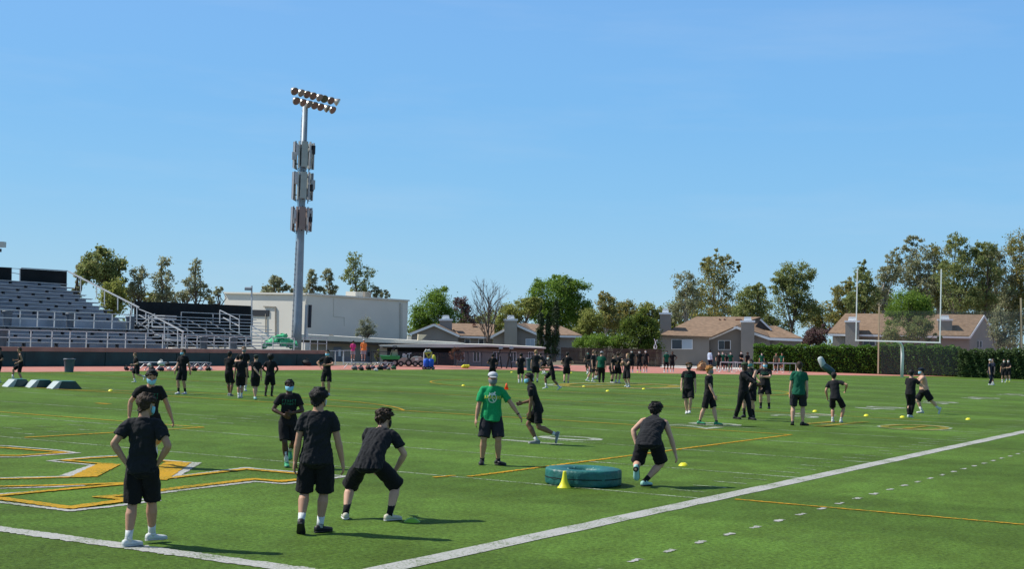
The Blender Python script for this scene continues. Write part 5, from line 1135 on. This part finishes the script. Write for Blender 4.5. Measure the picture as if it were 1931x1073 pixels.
person('masked player kicking up a leg at the back left of the far group', 1108, 706, 44, f=-20, WL=(.05, .12, .6), WR=(-.16, .05, .55), AL=(.06, .12, .14), AR=(-.02, -.03, .045), mask='teal', skin='brown', hc='black', hand='x')
person('tall player in grey shorts striding right, next to the green shirted coach', 1116, 721, 62, f=70, AL=(.03, -.17, .055), AR=(-.03, .03, .045), lean=6, skin='light', hc='lbrown', top='grey', bot='coach', w=1.08)
person('dark haired player directly behind the green shirted coach in the far group', 1123, 716, 56, f=110, skin='brown', hc='brown', shoe='grey', top='black')
person('coach in a green shirt and long black trousers in the far group', 1133, 722, 60, f=172, top='dgreen', bot='short', pants=True, skin='light', cap=(CL['greysh'], CL['greysh'], False), hair=None, w=1.2, shoe='black', hc='brown', AL=(.05, .02, .045), AR=(-.07, 0, .045))
person('player with black socks leaning on a team mate in the far group', 1152, 723, 57, f=60, lean=15, WL=(.1, .18, .72), WR=(-.12, .1, .4), sock='black', skin='light', hc='brown', AR=(-.04, .04, .045), hand='x')
person('player with tousled brown hair turned away, middle of the far group', 1164, 723, 60, f=150, lean=6, WL=(.06, .2, .72), skin='tan', hc='brown', hair='curly', sockh=.12, hand='x', shoe='white')
person('player crouching low with raised hands and bare calves, front of the far group', 1181, 731, f=-35, H=1.84, pz=.50, lean=-6, AL=(.08, -.02, .045), AR=(-.05, -.10, .06), KL=(.5, 1, .2), KR=(.2, 1, .1), WL=(.0, .16, .74), WR=(-.1, .12, .70), skin='light', hc='blond', sock='white', sockh=.16, sleeve=.3, hand='x', bot='short', slen=1.02)
person('player in a black shirt behind the crouching one, far group', 1190, 703, 44, f=10, mask='white', skin='brown', hc='black', prn=None)
person('player in lime yellow shoes facing the camera near the board fence', 1205, 703, 43, f=-5, mask='white', skin='brown', hc='black', shoe='lime', w=.92, AL=(.07, 0, .045))
person('player with bent arm facing the camera near the board fence, right of the lime shoes', 1217, 702, 43, f=-15, WR=(-.12, .14, .6), mask='white', skin='tan', hc='black', hand='x')
person('left one of the pair at the corner of the taupe house, dark green shirt', 1256, 703, 42, f=12, AL=(.06, 0, .045), AR=(-.09, 0, .045), mask='teal', skin='brown', hc='black', top='dgreen', shoe='white')
person('right one of the pair at the corner of the taupe house, hand on hip', 1267, 702, 40, f=5, WL=(.14, .02, .58), EL=(1, -.4, 0), skin='brown', hc='black', mask='black', hand='x')
person('person in a pale blue hooded top walking away past the taupe house', 1338, 697, 38, f=140, top='lblue', bot='navy', pants=True, sleeve=1.0, skin='brown', hc='black', shoe='black')
person('player with a white mask behind the hurdles, leftmost of the spectators', 1355, 701, 38, f=-10, mask='white', skin='tan', hc='black', shirt=True, WR=(-.14, .03, .56), hand='x')
person('player with a green print behind the hurdles, second of the spectators', 1362, 700, 37, f=5, mask='white', skin='light', hc='lbrown', top='dgreen')
person('short player behind the hurdles, third of the spectators', 1368, 700, 34, f=0, skin='brown', hc='black', mask='grey')
person('player in dark green with a white mask behind the hurdles, fourth of the spectators', 1377, 700, 37, f=8, mask='white', skin='tan', hc='black', top='dgreen')
person('masked player with folded hands in front of the house chimney', 1397, 700, 38, f=15, WL=(-.02, .16, .62), WR=(.02, .16, .6), mask='white', skin='tan', hc='black', hand='x')
person('player with a tall tuft of hair behind the two close talkers', 1409, 700, 36, f=30, skin='brown', hc='brown', hair='curly', mask='black')
person('player in dark green standing before the hedge behind the masked stocky player', 1436, 699, 34, f=0, top='dgreen', skin='light', hc='black', mask='white')
person('player in an olive shirt with red socks before the hedge', 1463, 701, 36, f=10, top='olive', skin='tan', hc='black', shoe='black')
person('player in dark green with one knee bent before the hedge', 1474, 700, 35, f=-10, top='dgreen', skin='tan', hc='black', AL=(.05, .1, .08), WL=(.1, .15, .5), hand='x')
person('player in navy raising an arm before the hedge, behind the green shirted back', 1500, 699, 35, f=-60, top='navy', skin='light', hc='black', WR=(-.1, .15, .9), hand='x')
# ---- right of the field
person('bearded player with a dark mask walking towards the camera, right of centre', 1297, 781, 98, f=-4, AL=(.035, .03, .06), AR=(-.02, -.02, .045), WL=(.14, .03, .47), WR=(-.13, .06, .49), hair='curly', hc='lbrown', mask='black', skin='light', prn='green', w=1.08, sock=None)
person('orange haired player walking to the right in green and grey shoes', 1335, 802, 113, f=72, AL=(.03, .14, .045), AR=(-.03, -.14, .05), WL=(.09, .05, .50), WR=(-.08, .16, .42), hair='curly', hc='ginger', skin='light', mask='grey', shoe='green', sock='black', sockh=.03, slen=.95)
person('coach in a black cap and long black trousers reaching out an arm', 1401, 792, 110, f=62, AL=(.03, .13, .045), AR=(-.03, -.13, .05), WL=(.10, .26, .56), WR=(-.05, .34, .58), skin='dark', hair=None, hc='black', cap=CAPG, bot='short', pants=True, sleeve=1.0, shoe='black', w=1.05, hand='x')
person('sleeveless player with bare arms standing close behind the coach in the black cap', 1413, 788, 112, f=-25, AL=(.075, .0, .045), AR=(-.07, .05, .045), WR=(-.02, .15, .50), WL=(.06, .17, .50), EL=(1, -.4, 0), sleeve=0, skin='light', hc='brown', mask='teal', shoe='black', sock='black', sockh=.12, prn='green', w=1.18, hand='x', slen=.95)
person('stocky masked player with one arm bent across his chest, right of the talking pair', 1441, 771, 91, f=-5, AL=(.10, 0, .045), AR=(-.07, 0, .045), WL=(-.02, .16, .66), WR=(-.13, .04, .58), EL=(1, 0, -.5), ER=(-1, -.3, 0), skin='light', hc='black', mask='blue', prn='green', shoe='black', sock='black', sockh=.09, w=1.18, hand='x')
person('player in a dark green T-shirt and grey black shorts walking away', 1505, 803, 123, f=184, AL=(.085, .0, .05), AR=(-.07, .02, .045), WL=(.135, .03, .46), WR=(-.13, .02, .45), skin='light', hair='crop', hc='brown', top='dgreen', bot='coach', shoe='black', sock=None, w=1.05, slen=.88, fR=(-60, 0), fL=(0, -18))
person('player in black side-stepping on the painted logo with tall white socks', 1574, 797, 96, f=170, H=1.68, pz=.50, lean=10, side=8, AL=(.04, 0, .045), AR=(-.11, .02, .045), KR=(-.9, .8, 0), WL=(.16, .06, .46), WR=(-.17, .12, .62), ER=(-1, -.5, 0), skin='tan', hair='short', hc='black', top='grey', sockh=.14, hand='x')
person('player in long black trousers wrapping his arms round a shirtless team mate', 1716, 788, 91, f=160, AL=(.03, 0, .05), AR=(.0, .04, .045), WL=(.02, .16, .66), WR=(-.15, .22, .66), lean=6, skin='light', hc='black', hair='mop', cap=None, bot='short', pants=True, w=1.08, hand='x')
person('shirtless masked player pushing left with one leg kicked back', 1742, 780, f=-75, H=1.82, pz=.49, lean=10, AR=(-.03, .03, .045), AL=(.04, -.30, .10), fL=(0, -70), WL=(.05, .18, .70), WR=(-.12, .2, .72), EL=(1, 0, -.3), sleeve=0, shirt=False, skin='light', hair='short', hc='black', cap=(CL['navy'], CL['navy'], True), mask='blue', w=1.25, hand='x', slen=.95)
person('grey haired coach standing close to a player, far right by the hedge', 1866, 727, 50, f=80, bot='navy', pants=True, top='navy', skin='light', hc='blond', cap=CAPW, hair=None)
person('player standing in front of the grey haired coach, far right by the hedge', 1872, 727, 51, f=-60, top='navy', skin='light', hc='brown', WR=(-.05, .2, .45), hand='x')
person('player with folded hands at the far right by the hedge, left of the pair', 1893, 722, 45, f=-5, WL=(.0, .15, .6), skin='tan', hc='brown', mask='white', hand='x')
person('player with a bent elbow at the far right by the hedge, right of the pair', 1901, 721, 44, f=-10, WL=(-.02, .15, .6), WR=(-.05, .15, .62), EL=(1, -.5, 0), skin='light', hc='black', mask='white', shoe='lime', hand='x')
BZ = .42
def fence_spot(px, py, x): return onx(px, py, x)
PB = Plane(665, 103)
person('person in a pink top and grey shorts on the bench by the track', 666, 686, f=170, H=1.45, top='pink', bot='greysh', sleeve=.9, skin='tan', hc='brown', gz=PB.g(666, 0, .42), hand='x', sock=None, WL=(.06, .1, .6), WR=(-.06, .1, .6))
person('person in a bright orange top and a white cap on the bench by the track', 686, 686, f=185, H=1.56, top='orange', bot='greysh', sleeve=.8, skin='light', hc='lbrown', gz=PB.g(686, 0, .42), cap=(CL['white'], CL['white'], False), hair=None, sock=None, w=1.1)
flush()

# ------------------------------------------------------------------ things on the field
def cone_disc(px, py, label, m_, r=.095, h=.055):
    P = G(px, py); t = thing('disc_cone', label, 'cone', P, 'disc cones on the turf' )
    MB().lathe(P, [(r, .001), (r*.98, .008), (r*.86, h*.35), (r*.66, h*.75), (r*.40, h), (r*.30, h*.99), (r*.28, h*.9)], 18, False).build('shell', m_, t, True); return t
ylw = mat('cone_yellow', (.72, .68, .03), .45); lime = mat('cone_lime', (.18, .42, .03), .45); orn = mat('cone_orange', (.90, .10, .02), .5)
for x, y, l_ in ((1289, 879, 'yellow disc cone right of the sprinting sleeveless player, largest of the yellow discs'), (209, 738, 'yellow disc cone right of the three green blocking pads'),
                 (874, 728, 'yellow disc cone left of the coach in the grey cap'), (965, 703, 'small yellow disc cone just above the red orange cone'), (1077, 704, 'small yellow disc cone right of the jogging player with bent elbows'),
                 (1101, 730, 'yellow disc cone on the painted midfield logo'), (1146, 738.5, 'yellow disc cone below the far group'), (1214, 734.5, 'yellow disc cone right of the crouching player of the far group'),
                 (1537, 777, 'yellow disc cone between the green shirted back and the side-stepping player'), (1634, 785, 'yellow disc cone right of the side-stepping player'), (1702, 788, 'yellow disc cone at the feet of the wrestling pair, left side'),
                 (1735, 779.5, 'yellow disc cone by the shoe of the shirtless player'), (1826, 792, 'yellow disc cone right of the wrestling pair')):
    cone_disc(x, y, l_, ylw, .10 if y > 800 else .10, .06 if y > 800 else .065)
cone_disc(777, 985, 'lime green disc cone by the shoe of the crouching player', lime, .105, .05)
P = G(1064, 921); t = thing('training_cone', 'tall yellow training cone in front of the padded green ring', 'cone', P)
MB().lathe(P, [(.115, .0), (.11, .012), (.085, .04), (.055, .10), (.038, .17), (.028, .26), (.026, .27), (.02, .268)], 22, True).build('cone', ylw, t, True)
P = G(955, 735); t = thing('training_cone', 'red orange traffic cone between the coach and the far runners', 'cone', P)
MB().box(P+[0, 0, .012], (.24, .24, .024), .3).build('foot', orn, t); MB().lathe(P+[0, 0, .02], [(.10, 0), (.03, .27), (.02, .275)], 18).build('cone', orn, t, True)
# padded ring
C0 = G(1099, 914); t = thing('tackle_ring', 'large dark teal padded tackling ring lying flat on the turf', 'training ring', C0)
tv = mat('teal_vinyl', (.008, .105, .092), .5, spec=.5, noise=(3, .25), bump=(9, 1.3)); ro, ri, hh = .615, .22, .265
q = MB(); prof = [(ri, .03), (ri-.005, .15), (ri, .20), (ri+.035, hh-.012), ((ri+ro)/2, hh), (ro-.025, hh), (ro-.004, hh-.012), (ro+.002, .22), (ro+.004, .14), (ro+.004, .06), (ro, .02), (ro-.02, .0), (ri+.04, .0)]
nn = 60; V = []
for j in range(nn):
    a = 2*math.pi*j/nn; wv = .009*math.sin(j*2.1)+RNG.normal(0, .005)
    for r_, z in prof: V.append(C0+np.array([math.cos(a)*(r_+(wv if r_ > .5 else 0)), math.sin(a)*(r_+(wv if r_ > .5 else 0)), z+.004]))
k = len(prof); q.add(V, [(j*k+i, ((j+1) % nn)*k+i, ((j+1) % nn)*k+(i+1) % k, j*k+(i+1) % k) for j in range(nn) for i in range(k)])
q.build('padding', tv, t, True)
q = MB(); 
for z_, r_ in ((.13, ro-.003), ): q.loft([C0+[0, 0, z_-.007], C0+[0, 0, z_+.007]], [np.array([r_+.018, 0, 0])]*2, [np.array([0, r_+.018, 0])]*2, 60, False)
q.build('seam', CL['black'], t)
for a in (.2, 1.3, 2.6, 3.9, 5.1): MB().tube([C0+[math.cos(a)*(ri+.02), math.sin(a)*(ri+.02), hh-.03], C0+[math.cos(a+.06)*(ri+.05), math.sin(a+.06)*(ri+.05), hh-.002], C0+[math.cos(a+.12)*(ri+.02), math.sin(a+.12)*(ri+.02), hh-.03]], .006, 6).build('lace', mat('pale_teal', (.25, .50, .45), .4), t, True)
# blocking pads
padm = mat('pad_vinyl', (.012, .045, .05), .35, spec=.5, bump=(6, .4)); padt = mat('pad_top', (.02, .13, .11), .4); padw = mat('pad_white', (.36, .42, .42), .5)
for i, (x0, x1, yy) in enumerate(((14, 62, 730), (56, 107, 731.5), (98, 155, 734))):
    a, b_ = G(x0, yy), G(x1, yy); d = nrm(b_-a); n_ = np.array([-d[1], d[0], 0]); L_ = np.linalg.norm(b_-a); t = thing('blocking_pad', 'long dark green wedge shaped blocking pad with a white end, '+('leftmost of the three', 'middle one of the three', 'rightmost of the three')[i], 'blocking pad', a, 'blocking pads lying in a row')
    hh = .27; A0, A1, B0, B1 = a+d*.36, a+d*.30+n_*.0, b_, b_-d*.22
    w_ = .55
    MB().prism([a+d*.25, b_, b_-d*.25+[0, 0, hh], a+d*.25+d*.12+[0, 0, hh]], n_*w_).build('pad', padm, t)
    MB().prism([a+d*.37+[0, 0, hh+.003], b_-d*.25+[0, 0, hh+.003], b_-d*.25+[0, 0, hh+.02], a+d*.37+[0, 0, hh+.02]], n_*w_).build('top', padt, t)
    MB().prism([a-n_*.005, a+d*.24-n_*.005, a+d*.36+[0, 0, hh+.01]-n_*.005, a+d*.26+[0, 0, hh]-n_*.005], n_*(w_+.01)).build('end_panel', padw, t)
# benches and bags
bagm = [mat('bag_black', (.012, .012, .014), .7, bump=(9, .6)), mat('bag_navy', (.02, .025, .05), .7, bump=(9, .6)), mat('bag_red', (.16, .03, .03), .7), mat('helmet_white', (.55, .55, .53), .4), mat('bag_grey', (.12, .12, .13), .7), mat('bag_green', (.02, .10, .05), .7)]
def bag(px, py, s_, label, m_, z=0.0, n_=3, pos=None):
    P = onz(px, py, z) if pos is None else pos; s_ *= .72; t = thing('sports_bag', label, 'bag', P, 'bags left by the track'); q = MB()
    q.ell(P+[0, 0, s_*.32], (s_*.5, s_*.15*RNG.normal(), 0), (0, s_*.34, 0), (s_*.1*RNG.normal(), 0, s_*.32), 9, 6)
    q.ell(P+[s_*.30, .1*s_, s_*.22], (s_*.25, 0, 0), (0, s_*.25, 0), (0, 0, s_*.22), 8, 5); o = q.build('bag', m_, t, True)
    MB().tube([P+[-s_*.35, 0, s_*.5], P+[-s_*.1, 0, s_*.78], P+[s_*.2, .02, s_*.72], P+[s_*.35, 0, s_*.45]], .022, 5).build('strap', m_, t); return t
def bench(px0, px1, py, zt, label, boards=1, w_=.55):
    a, b_ = G(px0, py), G(px1, py); d = nrm(b_-a); t = thing('folding_bench', label, 'bench', (a+b_)/2); L_ = np.linalg.norm(b_-a); n_ = np.array([-d[1], d[0], 0])
    MB().prism([a+[0, 0, zt-.04], b_+[0, 0, zt-.04], b_+[0, 0, zt], a+[0, 0, zt]], n_*w_).build('top', mat('bench_top', (.30, .36, .38), .5), t)
    for k in range(3):
        c_ = a+d*(L_*(.12+.38*k)); q = MB(); q.beam(c_-d*.25, c_+d*.22+[0, 0, zt-.04], .04).beam(c_+d*.25, c_-d*.22+[0, 0, zt-.04], .04).beam(c_-d*.25+n_*w_*.9, c_+d*.22+[0, 0, zt-.04]+n_*w_*.9, .04); q.build('leg', steel, t)
    return t
bench(269, 352, 698.5, .45, 'long grey folding bench on the track behind the masked player on the left'); bench(356, 398, 697, .42, 'shorter grey folding bench right of the long one', w_=.5)
bench(662, 700, 695, .40, 'folding bench under the people in pink and orange', w_=.7); bench(712, 742, 694, .38, 'low folding bench left of the green cart', w_=.5)
for i, (x, y, s_, mi, l_) in enumerate(((237, 699, .5, 0, 'dark bag at the left end of the bag heap behind the jogging player'), (248, 700, .4, 4, 'small grey bag beside the first dark bag of the heap'), (285, 700, .6, 0, 'black bag on the ground under the long bench, left end'), (303, 700, .5, 1, 'navy bag under the long bench, second from the left'),
      (318, 699, .45, 3, 'whitish helmet like bag under the long bench'), (333, 700, .5, 0, 'black bag under the right part of the long bench'), (366, 700, .45, 0, 'black bag right of the masked player on the left'), (377, 699, .35, 3, 'white bag at the right end of the left bag heap'),
      (392, 699.5, .5, 0, 'flat black bag alone right of the left bag heap'), (397, 698, .3, 3, 'small white item on the flat black bag'), (78, 688, .6, 0, 'black bag lying at the foot of the wall on the left'),
      (668, 698, .6, 4, 'grey bag below the person in pink'), (680, 699, .55, 0, 'black bag between the people in pink and orange'), (694, 698, .6, 0, 'black bag below the person in orange'), (703, 697, .55, 1, 'navy bag right of the person in orange'), (709, 700, .35, 3, 'white bag in the right bag heap'),
      (717, 698, .6, 0, 'black bag in the middle of the right bag heap'), (726, 697, .6, 1, 'navy bag in the right bag heap'), (732, 698, .4, 4, 'grey bag at the right of the right bag heap'), (742, 697, .5, 5, 'green and black bag at the right end of the right bag heap'))):
    bag(x, y, s_, l_, bagm[mi])
for x, y, s_, mi, l_ in ((303, 689, .55, 3, 'pale backpack standing on the long folding bench'), (316, 690, .4, 0, 'dark bag lying on the long folding bench'), (281, 690, .3, 3, 'small white item on the left end of the long bench')):
    q = onz(x, y+1, .45); bag(x, y, s_, l_, bagm[mi], pos=q)
cn = G(578, 690); bag(578, 690, .9, 'big black bag against the green wall', bagm[0])
t = thing('ball_bag', 'small yellow pile of balls on the track left of the coach', 'balls', G(878, 695)); q = MB()
for i in range(6): q.ell(G(873+i*2, 695)+[0, 0, .12+.06*(i % 2)], (.14, 0, 0), (0, .14, 0), (0, 0, .11), 8, 6)
q.build('ball', ylw, t, True)
# tackling dummy
t = thing('tackling_dummy', 'dark green tackling dummy with a white end, tipping over near the hedge', 'tackling dummy', G(1560, 706)); A0 = G(1562, 709)+[0, 0, .25]; PD = Plane(1555, math.hypot(*(A0-CAM)[:2])); a, b_, c_ = PD.p(1569, 702), PD.p(1553, 690), PD.p(1547, 677)
MB().tube([a, a*.5+b_*.5, b_], [.30, .30, .28], 14, ends=True).build('body', padm, t, True); MB().tube([b_, c_], [.27, .25], 14, ends=True).build('top', padw, t, True)
# hurdles
hm = mat('hurdle_white', (.60, .62, .60), .5); hg = mat('hurdle_green', (.05, .20, .12), .5)
for i, (x, y, hh) in enumerate(((1362, 701, .84), (1370, 702, .84), (1379, 700, .84), (1388, 702, .84), (1398, 703, .84), (1424, 703, .84), (1432, 703, .84), (1447, 702, .84), (1455, 703, .84), (1478, 703, .84), (1489, 703, .84), (1230, 691, .8), (1238, 691, .8))):
    P = G(x, y); t = thing('hurdle', 'track hurdle with a pale bar, '+('far left of the row before the house', 'second of the row before the house', 'third of the row before the house', 'fourth of the row before the house', 'fifth of the row before the house', 'just left of the stocky masked player', 'right behind the stocky masked player', 'first right of the stocky masked player', 'second right of the stocky masked player', 'left of the green shirted back', 'nearest the green shirted back', 'left one under the dark bushy tree', 'right one under the dark bushy tree')[i], 'hurdle', P, 'hurdles by the track')
    uu, vv = PB.u, PB.v; q = MB(); w_ = .55 if i < 11 else .3
    for e in (-1, 1): q.beam(P+uu*w_*e, P+uu*w_*e+[0, 0, hh], .035).beam(P+uu*w_*e, P+uu*w_*e+vv*.6, .035)
    q.build('frame', hm if i % 3 else hg, t); MB().box(P+[0, 0, hh], (w_*2, .03, .08), math.atan2(uu[1], uu[0])).build('bar', hm, t)
t = thing('straw_pile', 'orange tan heap left of the orange haired player, by the track', 'heap', G(1325, 700)); q = MB()
for k in range(9): q.ell(G(1322+RNG.uniform(-4, 5), 699.5)+[0, 0, RNG.uniform(.15, .55)], (RNG.uniform(.2, .4), .1, 0), (0, .3, 0), (0, .1, .3), 8, 5)
o = q.build('heap', mat('straw', (.36, .22, .11), .9, noise=(5, .4)), t)
for v in o.data.vertices: v.co += Vector(RNG.normal(0, .06, 3))
t = thing('sign', 'small white figure shaped sign hung in the dark tree beside the taupe house', 'sign', G(1235, 694)); PS = Plane(1235, 139); q = MB()
for P_ in ([(1233.5, 639), (1236, 645), (1239.5, 641)], [(1236, 645), (1236.3, 648)], [(1236, 648), (1233.3, 653), (1233.6, 657.5), (1237.6, 657.5), (1238, 653), (1236, 648)]):
    for a, b_ in zip(P_[:-1], P_[1:]): q.beam(PS.p(*a), PS.p(*b_), .07)
q.build('figure', trim, t)
# black frame stands on the track
for x0, x1, l_ in ((942, 936, 'black slanted stand on the track behind the far runners, left one'), (962, 955, 'black slanted stand on the track behind the far runners, right one')):
    B = G(x1, 695); Pq = Plane(x1, math.hypot(*(B-CAM)[:2])); t = thing('training_stand', l_, 'stand', B, 'slanted training stands')
    MB().beam(B, Pq.p(x0+2, 656), .07).beam(Pq.p(x1-3, 695.5), Pq.p(x1+8, 695.5), .07).beam(Pq.p(x1+10, 695, .3), Pq.p(x1+7, 672, .2), .06).build('frame', CL['black'], t)
    MB().box(Pq.p(x0+2.5, 656), (.3, .2, .2), .5).build('head', steel, t)
# green utility cart
gm = mat('cart_green', (.03, .26, .06), .4); dkm = mat('cart_dark', (.02, .02, .022), .6); tyre = mat('tyre_rubber', (.015, .015, .015), .8); rimm = mat('wheel_rim', (.30, .28, .24), .5)
def wheel(Pl, px, py, r, dep, t, wdt=.25):
    c_ = Pl.p(px, py, dep); v = np.append(Pl.v[:2], 0); u = Pl.u; uz = np.array([0, 0, 1.])
    MB().loft([c_-v*wdt/2, c_-v*wdt*.4, c_+v*wdt*.4, c_+v*wdt/2], [u*r*.9, u*r, u*r, u*r*.9], [uz*r*.9, uz*r, uz*r, uz*r*.9], 16).build('tyre', tyre, t, True)
    MB().loft([c_-v*(wdt/2+.01), c_-v*(wdt/2-.02)], [u*r*.5]*2, [uz*r*.5]*2, 12).build('rim', rimm, t)
CP = Plane(735, 107); t = thing('utility_cart', 'green utility cart with a tipping cargo box, parked left of the golf cart', 'cart', CP.g(735))
def pp(Pl, pts, d0, d1, nm, m_): return ppx(Pl, pts, d0, d1).build(nm, m_, t)
pp(CP, [(720, 678), (754, 678), (754, 672), (716, 670.5)], 0, 1.4, 'cargo_box', gm); pp(CP, [(722, 680.5), (752, 680.5), (752, 678), (722, 678)], .2, 1.2, 'frame', dkm)
pp(CP, [(726, 683), (750, 683), (750, 680), (724, 680)], .3, 1.1, 'chassis', dkm); wheel(CP, 727, 684, .26, .1, t); wheel(CP, 744, 684.5, .28, .1, t); wheel(CP, 729, 684, .26, 1.3, t); wheel(CP, 746, 684, .28, 1.3, t)
pp(CP, [(735, 671), (751, 671), (749, 660), (739, 660)], .5, 1.2, 'cab_screen', mat('cart_canvas', (.36, .34, .25), .7)); 
q = MB(); q.beam(CP.p(737, 671, .4), CP.p(741.5, 653, .4), .05).beam(CP.p(752, 671, .4), CP.p(748, 653, .4), .05).beam(CP.p(741, 653, .4), CP.p(748, 653, .4), .06); q.build('roll_bar', dkm, t)
pp(CP, [(741, 656), (745, 655), (745, 661), (742, 662)], .3, .5, 'hanging_jacket', SH['black']); 
GP = Plane(775, 107); t = thing('golf_cart', 'tan golf cart parked under the white canopy', 'golf cart', GP.g(775))
gt_ = mat('cart_tan', (.34, .30, .24), .45, noise=(3, .15)); pp(GP, [(750, 684), (765, 684), (768, 681), (768, 675), (758, 675), (751, 679.5)], 0, 1.3, 'front_body', gt_); pp(GP, [(774, 684), (797, 684), (798, 676), (794, 673), (778, 674), (774, 678)], 0, 1.3, 'rear_body', gt_)
pp(GP, [(765, 684.5), (776, 684.5), (776, 682), (765, 682)], 0, 1.3, 'floor', dkm); pp(GP, [(759, 674), (767, 674), (767, 669), (759, 671)], .2, 1.1, 'seat', padw); pp(GP, [(781, 675), (791, 675), (788, 672.5), (780, 673)], .2, 1.1, 'rear_seat', padw); pp(GP, [(782, 680), (789, 680), (789, 675.5), (783, 675.5)], -.02, 0, 'emblem', PRW)
wheel(GP, 756, 686, .2, .05, t, .2); wheel(GP, 770.5, 684.5, .27, .0, t, .2); wheel(GP, 783, 686.5, .2, .05, t, .2); wheel(GP, 794, 686, .22, .05, t, .2)
q = MB(); q.beam(GP.p(771, 676, .6), GP.p(772, 667, .6), .05).beam(GP.p(768, 668, .6), GP.p(776, 666, .6), .07).beam(GP.p(761, 671, .3), GP.p(762, 667, .3), .2); q.build('steering_column', steel, t)
BP = Plane(808, 100); t = thing('water_cart', 'wheeled water cart with two blue drums and yellow hoses', 'water cart', BP.g(808)); blu = mat('drum_blue', (.02, .10, .55), .35)
for x in (804, 812.5):
    c_ = BP.p(x, 684.5); MB().lathe(c_-[0, 0, .28], [(.16, 0), (.21, .05), (.22, .28), (.21, .50), (.15, .56)], 16).build('drum', blu, t, True)
q = MB(); q.beam(BP.p(798.5, 693), BP.p(799.5, 664), .05).beam(BP.p(815, 693), BP.p(814, 664), .05).beam(BP.p(799.5, 664), BP.p(814, 664), .07).beam(BP.p(798, 692.5), BP.p(816.5, 692.5), .06).beam(BP.p(799, 676), BP.p(815, 676), .04); q.build('frame', hm, t)
q = MB(); q.beam(BP.p(801, 666), BP.p(815, 665), .13).beam(BP.p(803, 667), BP.p(808.5, 676), .1).beam(BP.p(814, 667), BP.p(808.5, 676), .1); q.build('hose', mat('hose_yellow', (.50, .38, .05), .5), t)
MB().tube([BP.p(801, 664), BP.p(803, 660), BP.p(807, 661), BP.p(810, 660), BP.p(812, 664)], .05, 6).build('bottles', hm, t); MB().ell(BP.p(817.5, 677, .3), (.18, 0, 0), (0, .15, 0), (0, 0, .3), 10, 6).build('yellow_bag', mat('bag_yellow', (.55, .50, .05), .6), t)
for x in (799.5, 805.5, 809.5, 816.5): wheel(BP, x, 694.5, .13, 0, t, .08)
